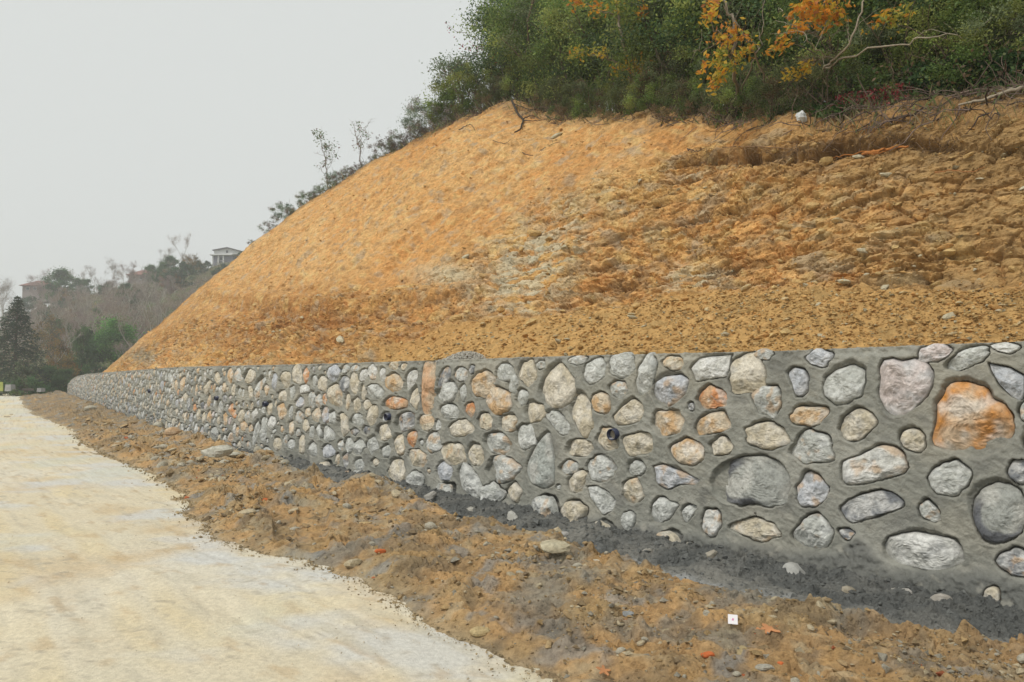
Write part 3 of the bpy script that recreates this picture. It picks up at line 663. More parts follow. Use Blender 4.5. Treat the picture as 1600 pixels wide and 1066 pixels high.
# normals by finite difference in (s, o)
e = .05; z2 = slope_z(SS, OO + e); gz = (z2 - ZZ) / e; ln = np.sqrt(1 + gz * gz)
nx_, ny_ = np.interp(SS, S, NX), np.interp(SS, S, NY); no, nz_ = -gz / ln, 1 / ln
rock_line = np.interp(px_, [150, 250, 400, 560, 680, 760, 830, 1000, 1100, 1600], [590, 520, 485, 462, 425, 385, 320, 268, 215, 190])
talus_line = np.interp(px_, [150, 560, 600, 686, 792, 944, 1030, 1115, 1200, 1300, 1450, 1600, 1900], [800, 590, 540, 511, 492, 485, 458, 440, 452, 458, 448, 442, 440])
nzl = 14 * fbm(X * .6, Y * .6, ZZ * .6, 2, 200)
face = vr[:, None] + 0 * SS
beyond = sst(1.0, 1.02, face)
rock = sst(-14, 18, py_ - rock_line + nzl) * (1 - beyond)
talus = sst(-3, 8, py_ - talus_line + nzl * .4) * (1 - beyond)
rock = rock * (1 - talus); smoothz = (1 - rock) * (1 - talus) * (1 - beyond)
A = SS + .18 * fbm(X * .8, Y * .8, ZZ * .8, 2, 210); B = ZZ + .05 * SS + .05 * fbm(X, Y, ZZ, 2, 211)
low = fbm(X * .35, Y * .35, ZZ * .35, 2, 220); mid = fbm(X * 1.6, Y * 1.6, ZZ * 2.4, 3, 221); fine = fbm(X * 6, Y * 6, ZZ * 8, 3, 222)
W1 = worley(A * 1.6, B * 4.2, 13); W2 = worley(A * 3.4 + .2 * mid, B * 13, 15); W3 = worley(A * 8 + .3 * fine, B * 24, 17); W4 = worley(A * 17 + .3 * fine, B * 44, 19)
strata = ridge(A * .9, B * 7, 0, 3, 225)
gul = ridge(SS * 1.1 + OO * .55 + .4 * mid, OO * .25 + .3 * low, 0, 3, 228)
rake = fbm(SS * 4.5 + OO * 2.2, OO * .8 - SS * .2, 0, 3, 229)
D = .16 * low
lb2 = np.exp(-((px_ - 470) / 210) ** 2 - ((py_ - 505) / 55) ** 2)
ledge = sum(np.exp(-(np.clip((B - zz0 - .05 * np.sin(A * 1.3 + zz0 * 9) - .03 * fine) / wd_, -3, 3)) ** 2) * sst(-.1, .35, fbm(A * .7, A * 0 + zz0 * 5, 1., 2, 270)) for zz0, wd_ in ((2.55, .05), (2.95, .035), (3.3, .06), (3.75, .04), (4.15, .05), (4.6, .04), (5.0, .05), (5.6, .05), (6.2, .06)))
bl = sst(-.25, .45, fbm(X * .9, Y * .9, ZZ * 1.3, 3, 224))[...]
D += rock * (.04 * (W1[2] - .5) + .02 * W1[4] * (W1[2] - .3) + bl * (.085 * (W2[2] - .5) + .05 * W2[4] * (W2[2] - .4)) + (.3 + .7 * bl) * (.050 * (W3[2] - .5) + .030 * (W4[2] - .5)) - .05 * sst(.12, 0, W1[1] - W1[0]) - .03 * sst(.10, 0, W2[1] - W2[0]) + .022 * np.clip(strata, -1, 1.2) + .055 * mid + .030 * fine + .10 * lb2 * (W2[2] - .5) - .085 * ledge + .06 * lb2 * (W1[2] - .5))
D += smoothz * (.075 * np.clip(gul, -1, 1.4) + .040 * rake + .045 * mid * .6 + .022 * fine + .02 * (W3[2] - .5) + .04 * sst(.62, .9, W2[2]) * sst(.5, .1, W2[0]) * sst(.0, .4, low + .2 * mid))
D += talus * (.05 * mid + .018 * fine + .015 * (W3[2] - .5))
D += beyond * (.10 * mid)
bench = np.exp(-((py_ - np.interp(px_, [330, 420, 520, 640, 730], [478, 492, 500, 492, 470])) / 13) ** 2) * sst(300, 360, px_) * sst(760, 700, px_)
D += -.22 * bench * (.6 + .6 * mid) + .12 * np.exp(-((py_ - np.interp(px_, [330, 520, 730], [460, 478, 448])) / 9) ** 2) * sst(300, 360, px_) * sst(760, 700, px_)
# the undercut band of roots below the topsoil on the right
ly = 7 * fbm(SS * 2.2, 0 * SS, 5., 3, 251) + np.interp(px_, [1040, 1090, 1150, 1250, 1330, 1400, 1480, 1600, 1800], [262, 246, 248, 240, 226, 214, 222, 232, 240]) + 5 * mid
lm = sst(1030, 1110, px_) * (.45 + .55 * sst(1500, 1420, px_))
lmn = lm * (.55 + .9 * sst(-.3, .6, fbm(SS * 1.5, 0 * SS, 2., 3, 250)))
D += lmn * (-.17 * np.exp(-(np.clip(py_ - ly - 3, 0, 99) / 12) ** 2) * sst(-3, 4, py_ - ly) + .09 * np.exp(-((py_ - ly + 8) / 10) ** 2))
D *= sst(0, .02, face) * np.where(SS > 44, .4, 1)
D *= 1 - .35 * np.exp(-((face - 1) / .015) ** 2) * (SS > 14)
# soil colours, browner to the right, darker along the ledges and the undercut
c = np.zeros(X.shape + (3,)) + (.60, .32, .115)
c = lerp3(c, np.array([.65, .40, .17]), sst(-.4, .5, low + .5 * mid))
c = lerp3(c, np.array([.52, .26, .085]), sst(.2, .75, fbm(A * 1.3, B * 3.4, 0, 4, 231)) * .5)
c = lerp3(c, np.array([.42, .27, .125]), sst(.1, .65, fbm(A * 1.6, B * 4.0, 4, 4, 232)) * (.35 + .35 * rock))
c = lerp3(c, np.array([.60, .36, .14]), rock * .35); c = lerp3(c, np.array([.66, .50, .24]), rock * sst(.55, .95, W1[2]) * .4); c = lerp3(c, np.array([.64, .42, .20]), smoothz * sst(700, 350, px_) * .5)
c = lerp3(c, np.array([.40, .25, .11]), smoothz * sst(.25, .8, fbm(SS * 3, OO * 5, 1., 4, 236)) * .5)
c = lerp3(c, np.array([.33, .20, .09]), rock * sst(.45, .0, W2[2]) * .42); c = c * (1 + (rock * .5 + .12)[..., None] * (W3[2][..., None] - .5) * .8)
c = lerp3(c, np.array([.52, .46, .31]), rock * sst(.88, .95, W2[2]) * .5)
pale = np.exp(-((px_ - 830 - (py_ - 400) * -.25) / 70) ** 2) * np.exp(-((py_ - 430) / 75) ** 2)
c = lerp3(c, np.array([.56, .53, .41]), np.clip(pale * sst(.45, .75, W2[2] + .25 * mid) + .8 * np.exp(-((px_ - 1075) / 55) ** 2 - ((py_ - 430) / 24) ** 2) * sst(.3, .8, W3[2]), 0, 1) * rock * .8)
c = lerp3(c, np.array([.30, .31, .26]), np.exp(-((px_ - 222) / 26) ** 2 - ((py_ - 556) / 15) ** 2) * .9)
c = lerp3(c, np.array([.53, .23, .06]), rock * sst(.93, .98, W1[2]) * .7)
lb = np.exp(-((px_ - 470) / 210) ** 2 - ((py_ - 505) / 55) ** 2); c = lerp3(c, np.array([.40, .205, .07]), lb * .9 * sst(-.6, .2, fbm(A * 1.5, B * 4, 3, 3, 237)))
c = lerp3(c, np.array([.53, .33, .13]), talus * .9); c = lerp3(c, np.array([.42, .28, .12]), talus * sst(.1, .7, fbm(X * 2.5, Y * 2.5, ZZ, 3, 240)) * .6)
st1 = fbm(SS * 1.6 + OO * .8, OO * 5 - SS * 1.2, 2., 5, 260); st2 = fbm(SS * 2.4 + OO * 1.1, OO * 7 - SS * 1.6, 8., 4, 265); st3 = fbm(A * 3, B * 9, 4., 4, 268)
fm = (1 - talus) * (1 - beyond)
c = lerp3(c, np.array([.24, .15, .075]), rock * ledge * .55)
blk = sst(.45, .8, W1[2]) * sst(.2, .5, fbm(A * .6, B * .8, 9., 3, 272) + .3); c = lerp3(c, np.array([.68, .42, .15]), rock * blk * .55 * sst(1500, 1200, px_))
c = lerp3(c, np.array([.36, .17, .06]), lb2 * .75 * sst(-.5, .2, fbm(A * 1.2, B * 3, 13., 3, 273)))
c = lerp3(c, np.array([.42, .36, .27]), fm * sst(.15, .65, st1) * .55); c = lerp3(c, np.array([.64, .30, .11]), fm * sst(.2, .7, -st1) * .35)
c = lerp3(c, np.array([.68, .50, .22]), fm * sst(.2, .7, st2) * .5); c = lerp3(c, np.array([.34, .21, .10]), fm * sst(.25, .75, -st2) * .5); c = lerp3(c, np.array([.30, .21, .12]), rock * sst(.15, .7, st3) * .5)
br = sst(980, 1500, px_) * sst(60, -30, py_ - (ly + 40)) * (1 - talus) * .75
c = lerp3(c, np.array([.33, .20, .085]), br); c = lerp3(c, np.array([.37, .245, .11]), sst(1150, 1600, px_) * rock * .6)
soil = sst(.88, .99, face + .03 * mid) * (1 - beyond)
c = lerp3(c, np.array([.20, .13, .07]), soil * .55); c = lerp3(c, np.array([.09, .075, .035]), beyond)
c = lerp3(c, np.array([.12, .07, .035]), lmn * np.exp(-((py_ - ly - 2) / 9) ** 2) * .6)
pm_ = np.exp(-((px_ - 840 + (py_ - 400) * .5) / 62) ** 2) * np.exp(-((py_ - 405) / 85) ** 2) * sst(.25, .6, W2[2] + .3 * fine) + .9 * np.exp(-((px_ - 700) / 50) ** 2 - ((py_ - 428) / 14) ** 2) + .8 * np.exp(-((px_ - 1080) / 60) ** 2 - ((py_ - 432) / 22) ** 2) * sst(.3, .6, W3[2])
c = lerp3(c, np.array([.56, .52, .38]), np.clip(pm_, 0, 1) * (1 - talus) * .8)
c = c * 1.13
PS = np.stack([X + D * no * nx_, Y + D * no * ny_, ZZ + D * nz_], -1)
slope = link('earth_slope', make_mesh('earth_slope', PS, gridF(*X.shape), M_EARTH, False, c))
tag(slope, 'steep freshly cut bank of ochre earth and broken rock rising behind the stone wall', kind='structure')
SL = dict(P=PS, px=px_, py=py_, talus=talus, rock=rock, smooth=smoothz, face=face, N=np.stack([no * nx_, no * ny_, nz_], -1), c=c)
def slope_at(x, y, lift=0.):
    d = (px_ - x) ** 2 + (py_ - y) ** 2; d = np.where(face > 1.0, d + 1e5, d); i = np.unravel_index(np.argmin(d), d.shape)
    return PS[i] + SL['N'][i] * lift, SL['N'][i]

# ------------------------------------------------------------------ chips, clods and rocks
def chips(P, size, squash, rng):
    """many little broken stones as one mesh: six-point crystals"""
    n = len(P); base = np.array([[1, 0, 0], [0, 1, 0], [-1, 0, 0], [0, -1, 0], [0, 0, 1], [0, 0, -1]], float)
    V = base[None] * (1 + rng.uniform(-.35, .35, (n, 6, 1))); V = V + rng.uniform(-.2, .2, (n, 6, 3))
    V = V * np.stack([size, size * rng.uniform(.5, .95, n), size * squash], -1)[:, None]
    a = rng.uniform(0, 6.28, n); b = rng.uniform(-.7, .7, n)
    ca, sa = np.cos(a), np.sin(a); cb, sb = np.cos(b), np.sin(b)
    y = V[..., 1] * cb[:, None] - V[..., 2] * sb[:, None]; z = V[..., 1] * sb[:, None] + V[..., 2] * cb[:, None]
    x2 = V[..., 0] * ca[:, None] - y * sa[:, None]; y2 = V[..., 0] * sa[:, None] + y * ca[:, None]
    V = np.stack([x2, y2, z], -1) + P[:, None]
    f = np.array([[0, 1, 4], [1, 2, 4], [2, 3, 4], [3, 0, 4], [1, 0, 5], [2, 1, 5], [3, 2, 5], [0, 3, 5]])
    return V.reshape(-1, 3), (f[None] + (np.arange(n) * 6)[:, None, None]).reshape(-1, 3)
def pick(w, n, rng):
    w = w.ravel(); w = w / w.sum(); return rng.choice(len(w), n, p=w)
rg = np.random.default_rng(11)
PF = PS.reshape(-1, 3); depth = np.maximum(PS[..., 1], 3)
area = 1.0
wt = (talus * 1.0 + rock * .20 * (1 + 2 * lb2) + smoothz * .03) * (px_ > 170) * (px_ < 1700) * (py_ > 0) / depth ** .0
i = pick(wt, 17000, rg)
jit = rg.normal(0, .025, (len(i), 3)); jit[:, 2] *= .3
sz = rg.lognormal(-4.1, .45, len(i)) * np.clip(PF[i, 1] / 9, .7, 2.2); sz = np.clip(sz, .008, .09)
V, Fq = chips(PF[i] + jit + [0, 0, .004], sz, rg.uniform(.3, .7, len(i)), rg)
cc = np.array([[.56, .35, .14], [.50, .31, .12], [.60, .43, .20], [.45, .40, .27], [.52, .28, .10], [.36, .24, .11]])[rg.choice(6, len(i), p=[.32, .26, .17, .07, .1, .08])]
o = link('scree', make_mesh('scree', V, Fq, M_EARTH, False, np.repeat(cc * rg.uniform(.88, 1.3, (len(i), 1)), 6, 0))); tag(o, 'loose ochre rock chips strewn over the bank above the wall', kind='stuff')

def rock_mesh(name, rng, mat, cA, cB, n=3, ax=(1, .8, .6)):
    """angular broken rock of unit size : cut sphere"""
    nu, nv = 12, 8
    th = np.linspace(0, np.pi, nv); ph = np.arange(nu) * 2 * np.pi / nu
    T, Ph = np.meshgrid(th, ph, indexing='ij'); d = np.stack([np.sin(T) * np.cos(Ph), np.sin(T) * np.sin(Ph), np.cos(T)], -1)
    k = rng.integers(7, 12); nn = rng.normal(size=(k, 3)); nn /= np.linalg.norm(nn, axis=1)[:, None]; dd = rng.uniform(.6, .95, k)
    r = 1 / np.maximum((d @ nn.T) / dd, 0.9).max(-1); r = r * (1 + .06 * fbm(d[..., 0] * 3, d[..., 1] * 3, d[..., 2] * 3 + rng.uniform(0, 50), 2))
    V = d * r[..., None] * np.array(ax)
    i = np.arange(nu * nv).reshape(nv, nu); j = np.roll(i, -1, 1)
    Fq = np.stack([i[:-1], i[1:], j[1:], j[:-1]], -1).reshape(-1, 4)
    c = lerp3(np.zeros(V.shape) + cA, np.array(cB), sst(-.3, .4, fbm(V[..., 0] * 2, V[..., 1] * 2, V[..., 2] * 2 + rng.uniform(0, 50), 3)))
    return make_mesh(name, V, Fq, mat, False, c)
rk = [rock_mesh('rock', rg, M_EROCK, a, b, ax=(1, rg.uniform(.6, .9), rg.uniform(.35, .6))) for a, b in
      [((.56, .38, .17), (.50, .33, .14)), ((.60, .45, .23), (.50, .42, .27)), ((.52, .28, .10), (.56, .38, .17)), ((.45, .41, .29), (.54, .48, .34)), ((.42, .28, .13), (.5, .33, .14)), ((.58, .42, .19), (.44, .30, .14))]]
wt = (talus * 1.2 + rock * .9 + smoothz * .03) * (px_ > 200) * (px_ < 1650) * (py_ > 160) * (face < .93)
for i in pick(wt, 190, rg):
    o = link('rock', rk[rg.integers(6)], slope); s_ = rg.uniform(.035, .10) * float(np.clip(PF[i, 1] / 9, .7, 1.6))
    o.location = PF[i] + SL['N'].reshape(-1, 3)[i] * s_ * .15; o.scale = (s_, s_ * rg.uniform(.7, 1), s_ * rg.uniform(.6, 1)); o.rotation_euler = rg.uniform(-.5, .5, 3) + [0, 0, rg.uniform(0, 6)]
# verge chips and clods
VP = VERGE['P'].reshape(-1, 3); vv = VERGE['v']
wt = ((vv > -.02) & (vv < .97)) * (VERGE['px'] < 1750) * (VERGE['px'] > 110) * (.25 + sst(.1, .6, fbm(VERGE['P'][..., 0] * 1.1, VERGE['P'][..., 1] * 1.1, 0, 3, 260)))
i = pick(wt, 11000, rg); sz = np.clip(rg.lognormal(-4.35, .6, len(i)), .004, .06) * np.clip(VP[i, 1] / 7, .6, 2.2)
V, Fq = chips(VP[i] + rg.normal(0, .012, (len(i), 3)) * [1, 1, 0], sz, rg.uniform(.45, .8, len(i)), rg)
cc = np.array([[.42, .29, .14], [.34, .25, .14], [.50, .42, .28], [.38, .35, .28], [.27, .20, .12], [.5, .16, .07]])[rg.choice(6, len(i), p=[.33, .25, .16, .12, .135, .005])]
o = link('clods', make_mesh('clods', V, Fq, M_MUD, False, np.repeat(cc * rg.uniform(.8, 1.15, (len(i), 1)), 6, 0))); tag(o, 'small clods and chips of soil littering the muddy verge', kind='stuff')
# mortar crumbs
FP = FOOT['P'].reshape(-1, 3); wt = ((FOOT['v'] > .05) & (FOOT['v'] < 1.0)) * 1.0
i = pick(wt, 5000, rg); sz = np.clip(rg.lognormal(-4.1, .55, len(i)), .006, .045) * np.clip(FP[i, 1] / 7, .6, 2.)
V, Fq = chips(FP[i], sz, rg.uniform(.5, .9, len(i)), rg)
o = link('mortar_crumbs', make_mesh('mortar_crumbs', V - WL, Fq, M_FOOT, False, np.repeat(np.array([[.15, .155, .148]]) * rg.uniform(.85, 1.25, (len(i), 1)), 6, 0)), wall); tag(o, kind='stuff')
# grit on the road
n = 1500; s_ = S_of_px(rg.uniform(150, 1500, n)); w_ = road_w(s_) + rg.exponential(1.0, n); x, y = plan(s_, -w_)
sz = np.clip(rg.lognormal(-5.7, .5, n), .002, .012)
V, Fq = chips(np.stack([x, y, x * 0 + .008], -1), sz, rg.uniform(.5, .8, n), rg)
o = link('grit', make_mesh('grit', V, Fq, M_ROAD, False, np.repeat(np.array([[.44, .38, .28]]) * rg.uniform(.7, 1.5, (n, 1)), 6, 0))); tag(o, 'grit and small stones scattered on the pale road', kind='stuff')

n = 2600; s_ = S_of_px(rg.uniform(150, 1300, n)); w_ = road_w(s_) - .05 + rg.exponential(.06, n); x, y = plan(s_, -w_)
V, Fq = chips(np.stack([x, y, x * 0 + .012], -1), np.clip(rg.lognormal(-5., .55, n), .003, .03) * np.clip(y / 7, .6, 2), rg.uniform(.5, .8, n), rg)
o = link('edge_crumbs', make_mesh('edge_crumbs', V, Fq, M_MUD, False, np.repeat(np.array([[.44, .34, .20]]) * rg.uniform(.6, 1.25, (n, 1)), 6, 0))); tag(o, 'crumbs of mud strewn over the ragged edge of the pale road', kind='stuff')
rkv = [rock_mesh('rock', rg, M_MROCK, a, b, ax=(1, rg.uniform(.6, .9), rg.uniform(.4, .7))) for a, b in
       [((.42, .30, .16), (.36, .26, .14)), ((.50, .42, .28), (.42, .36, .25)), ((.40, .37, .29), (.45, .42, .34)), ((.34, .24, .13), (.42, .30, .16))]]
wt = ((vv > .02) & (vv < .93)) * (VERGE['px'] < 1650) * (VERGE['px'] > 200) * 1.0
for i in pick(wt, 170, rg):
    o = link('rock', rkv[rg.integers(4)], verge); s_ = rg.uniform(.022, .06) * float(np.clip(VP[i, 1] / 6, .7, 1.9))
    o.location = VP[i] + [0, 0, s_ * .15]; o.scale = (s_, s_ * rg.uniform(.6, 1), s_ * rg.uniform(.6, 1)); o.rotation_euler = rg.uniform(-.5, .5, 3) + [0, 0, rg.uniform(0, 6)]

wt = ((vv > -.02) & (vv < .85)) * (VERGE['px'] < 480) * (VERGE['px'] > 112) * 1.0
for i in pick(wt, 70, rg):
    o = link('rock', rkv[rg.integers(4)], verge); s_ = rg.uniform(.06, .17) * float(np.clip(VP[i, 1] / 16, .6, 2.2))
    o.location = VP[i] + [0, 0, s_ * .1]; o.scale = (s_, s_ * rg.uniform(.6, 1), s_ * rg.uniform(.5, .9)); o.rotation_euler = rg.uniform(-.4, .4, 3) + [0, 0, rg.uniform(0, 6)]
def settle(px, py, f):
    x, y = ground_pt(px, py, 0.)
    for _ in range(5): z = f(x, y); x, y = ground_pt(px, py, z)
    return x, y, z
def lone_rock(px, py, w, flat, cA, cB, label, onfoot=False, name='loose_rock', cat='rock', asp=.75, rz=0.):
    x, y, z = settle(px, py, foot_z if onfoot else verge_z)
    r = rock_mesh(name, np.random.default_rng(int(px * 7 + py)), M_LROCK, cA, cB, ax=(1, asp, flat)); o = link(name, r)
    k = w * y / F / 2; o.scale = (k, k, k); o.location = (x, y, z + k * flat * .12); o.rotation_euler = (.08, -.05, rz)
    tag(o, label, cat); return o
lone_rock(338, 706, 46, .45, (.46, .45, .37), (.54, .52, .45), 'largest pale grey rock lying on the mortar spill at the far left of the verge', rz=.3)
lone_rock(366, 711, 24, .4, (.42, .40, .33), (.5, .48, .40), 'small pale slab leaning beside the largest pale rock on the left')
lone_rock(247, 665, 18, .7, (.47, .44, .34), (.53, .5, .42), 'pale squarish rock at the foot of the far wall')
lone_rock(270, 676, 24, .6, (.50, .33, .19), (.53, .44, .32), 'rust tinted rock at the foot of the far wall, next to the pale squarish one')
lone_rock(290, 685, 24, .6, (.45, .43, .35), (.52, .5, .44), 'greyish rock right of the rust tinted one at the foot of the far wall')
lone_rock(762, 853, 16, .9, (.62, .56, .40), (.15, .15, .15), 'cream rock with a black side beside the mortar spill')
lone_rock(865, 856, 52, .35, (.55, .50, .36), (.44, .38, .26), 'long cream slab of rock capping the mud ridge by the wall foot', rz=.5)
lone_rock(930, 877, 44, .25, (.60, .55, .43), (.50, .46, .36), 'thin pale slab lying where the mud meets the mortar spill', rz=-.4)
lone_rock(570, 822, 26, .55, (.50, .34, .15), (.54, .42, .24), 'blocky ochre stone in the middle of the churned verge')
lone_rock(552, 883, 30, .5, (.44, .36, .23), (.52, .45, .32), 'tan clod shaped rock beside the pale road edge', rz=.4)
lone_rock(750, 988, 30, .45, (.55, .44, .24), (.5, .38, .2), 'flat yellow rock near the road edge at the bottom of the picture')
lone_rock(1127, 975, 22, .8, (.38, .35, .25), (.25, .24, .2), 'brownish rock propping up the white paper card')
lone_rock(1160, 1022, 30, .6, (.50, .40, .22), (.42, .33, .19), 'tall ochre rock leaning at the lower right of the verge', rz=1.)
lone_rock(1195, 1045, 28, .5, (.40, .37, .30), (.47, .45, .38), 'grey crumbly rock at the bottom edge below the ochre rock')
lone_rock(1340, 938, 1, .4, (.3, .3, .28), (.33, .33, .3), 'small grey mortar lump at the wall foot on the right', True)
lone_rock(1525, 1030, 56, .5, (.36, .35, .29), (.44, .42, .34), 'grey olive rock at the bottom right corner of the picture', True)
lone_rock(980, 960, 20, .4, (.28, .29, .29), (.36, .37, .37), 'grey cement coated clod in the mud in front of the wall')
for (px, py, w_, cA, cB) in [(1243, 897, 52, (.5, .5, .47), (.6, .6, .57)), (1325, 926, 34, (.46, .40, .30), (.5, .45, .36)), (1405, 925, 36, (.52, .50, .45), (.6, .58, .54)), (1473, 937, 34, (.52, .48, .42), (.6, .57, .52)), (1556, 934, 28, (.5, .46, .36), (.6, .56, .48)),
                          (1012, 864, 24, (.46, .43, .36), (.55, .52, .46)), (800, 808, 34, (.52, .51, .46), (.6, .6, .56)), (735, 800, 26, (.5, .48, .42), (.6, .58, .52)), (672, 775, 26, (.52, .5, .45), (.6, .58, .54)), (1110, 868, 30, (.42, .38, .3), (.5, .46, .38)), (1190, 880, 26, (.4, .38, .33), (.5, .48, .43)), (880, 835, 22, (.46, .44, .4), (.55, .53, .5))]:
    cA = tuple(v_ * .72 for v_ in cA); cB = tuple(v_ * .85 for v_ in cB)
    x, y, z = settle(px, py, foot_z); r = rock_mesh('stone', np.random.default_rng(px), M_STONE, cA, cB, ax=(1, .7, .62)); o = link('stone', r, wall); k = w_ * y / F / 2
    o.scale = (k, k, k); o.location = np.array([x, y, z - k * .12]) - WL; o.rotation_euler = (.3, .2, px * .1)
M_BR = mat_plain('brick_clay', (.55, .15, .05), .85, .2, .2, 30, .3)
def brick_frag(px, py, w, label, rz):
    x, y, z = settle(px, py, verge_z)
    r = rock_mesh('brick_fragment', np.random.default_rng(int(px)), M_BR, (.5, .15, .05), (.5, .15, .05), ax=(1, .6, .5)); o = link('brick_fragment', r)
    k = w * y / F / 2; o.scale = (k, k, k); o.location = (x, y, z + k * .25); o.rotation_euler = (.2, 0, rz); tag(o, label, 'brick fragment')
brick_frag(411, 786, 22, 'orange brick fragment lying left of the tyre print in the mud', .2)
brick_frag(594, 864, 18, 'orange brick fragment in the mud right of the tyre print', .5)
brick_frag(1082, 986, 9, 'thin orange brick shard standing in the mud near the white card', 1.3)
brick_frag(1105, 1027, 22, 'long flat orange brick shard at the lower right of the verge', .2)
brick_frag(1220, 1038, 10, 'red brick shard beside the grey crumbly rock at the bottom edge', -.5)
# paper card, dead leaf, wire
def flatthing(name, label, cat, px, py, poly, mat, th, tilt, rz, lift=.02, sc=1.):
    x, y, z = settle(px, py, lambda a_, b_: verge_z(a_, b_) + lift)
    poly = np.array(poly, float) * sc; n = len(poly)
    V = np.concatenate([np.c_[poly, np.zeros(n)], np.c_[poly, np.full(n, th)]]) 
    me = bpy.data.meshes.new(name); me.from_pydata(V.tolist(), [], [list(range(n))[::-1], list(range(n, 2 * n))] + [[i, (i + 1) % n, n + (i + 1) % n, n + i] for i in range(n)]); me.materials.append(mat)
    o = link(name, me); o.location = (x, y, z); o.rotation_euler = (tilt, 0, rz); tag(o, label, cat); return o
M_PAPER = mat_plain('white_paper', (.78, .76, .78), .6, .3, .03); M_PINK = mat_plain('pink_print', (.62, .25, .40), .6, .3, .1)
pc = flatthing('paper_card', 'small white square card with a pink mark stuck in the mud by the wall', 'card', 1145, 968, [(-.5, -.5), (.5, -.5), (.5, .5), (-.5, .5)], M_PAPER, .003, 1.0, -.3, .06, .055)
pm = flatthing('pink_mark', None, None, 1145, 968, [(-.12, -.1), (.05, -.16), (.14, .05), (-.02, .14)], M_PINK, .0005, 1.0, -.3, .06, .055)
del_keys = [k_ for k_ in ('label', 'category') if k_ in pm]; pm.parent = pc; pm.location = (0, 0, .0035); pm.rotation_euler = (0, 0, 0)
M_DRY = mat_plain('dry_leaf', (.50, .23, .10), .7, .3, .2)
lob = [(math.cos(a) * (.5 + .25 * math.sin(a * 5)), math.sin(a) * (.35 + .18 * math.sin(a * 5))) for a in np.linspace(0, 6.1, 24)]
flatthing('dead_leaf', 'lobed dry orange oak leaf on the mud right of the white card', 'leaf', 1201, 983, lob, M_DRY, .004, .2, .3, .012, .11)
flatthing('dead_leaf', 'curled dry leaf on the mud near the bottom edge of the picture', 'leaf', 943, 1048, lob, M_DRY, .004, .3, 1.3, .012, .08)
flatthing('dead_leaf', 'small dry leaf on the mud in the middle of the verge', 'leaf', 979, 969, lob, M_DRY, .004, .3, 2.3, .012, .06)

# ------------------------------------------------------------------ trees and shrubs
def leaf_quads(P, size, col, rng, asp=.5, flat=0.):
    n = len(P); a = rng.normal(size=(n, 3)); a[:, 2] *= (1 - flat); a /= np.linalg.norm(a, axis=1)[:, None]
    b = rng.normal(size=(n, 3)); b -= (b * a).sum(1)[:, None] * a; b /= np.linalg.norm(b, axis=1)[:, None]
    s1 = (size * rng.uniform(.6, 1.2, n))[:, None]; s2 = s1 * asp
    c = np.cross(a, b) * s1 * .12
    V = np.stack([P - a * s1, P + b * s2 + c, P + a * s1, P - b * s2 + c], 1)
    return V.reshape(-1, 3), np.arange(4 * n).reshape(n, 4), np.repeat(col, 4, 0)
def mixcol(cols, p, n, rng, j=.2):
    c = np.array(cols)[rng.choice(len(cols), n, p=p)]
    return c * rng.uniform(1 - j, 1 + j, (n, 1))
def branch(p, d, L, r, rng, lv, out, tips, bend=.25, nseg=5, spread=.7, up=.15, kids=(3, 5)):
    pts = [np.array(p, float)]; d = np.array(d, float)
    for k in range(nseg):
        d = d + rng.normal(0, bend, 3) * .5 + [0, 0, up * .3]; d /= np.linalg.norm(d); pts.append(pts[-1] + d * L / nseg)
    out.append((pts, np.linspace(r, r * .35, nseg + 1)))
    if lv == 0: tips.append(pts[-1]); tips.append(pts[len(pts) // 2]); return
    for k in range(rng.integers(*kids)):
        i = rng.integers(max(1, nseg // 2 - 1), nseg + 1); f = rng.normal(size=3); f[2] = abs(f[2]) * .4; f /= np.linalg.norm(f)
        nd = d * (1 - spread) + f * spread + [0, 0, up]; nd /= np.linalg.norm(nd)
        branch(pts[i], nd, L * rng.uniform(.5, .75), r * .5, rng, lv - 1, out, tips, bend, max(3, nseg - 1), spread, up, kids)
GREENS = [(.15, .23, .06), (.22, .29, .075), (.09, .155, .06), (.31, .35, .10), (.18, .22, .11)]
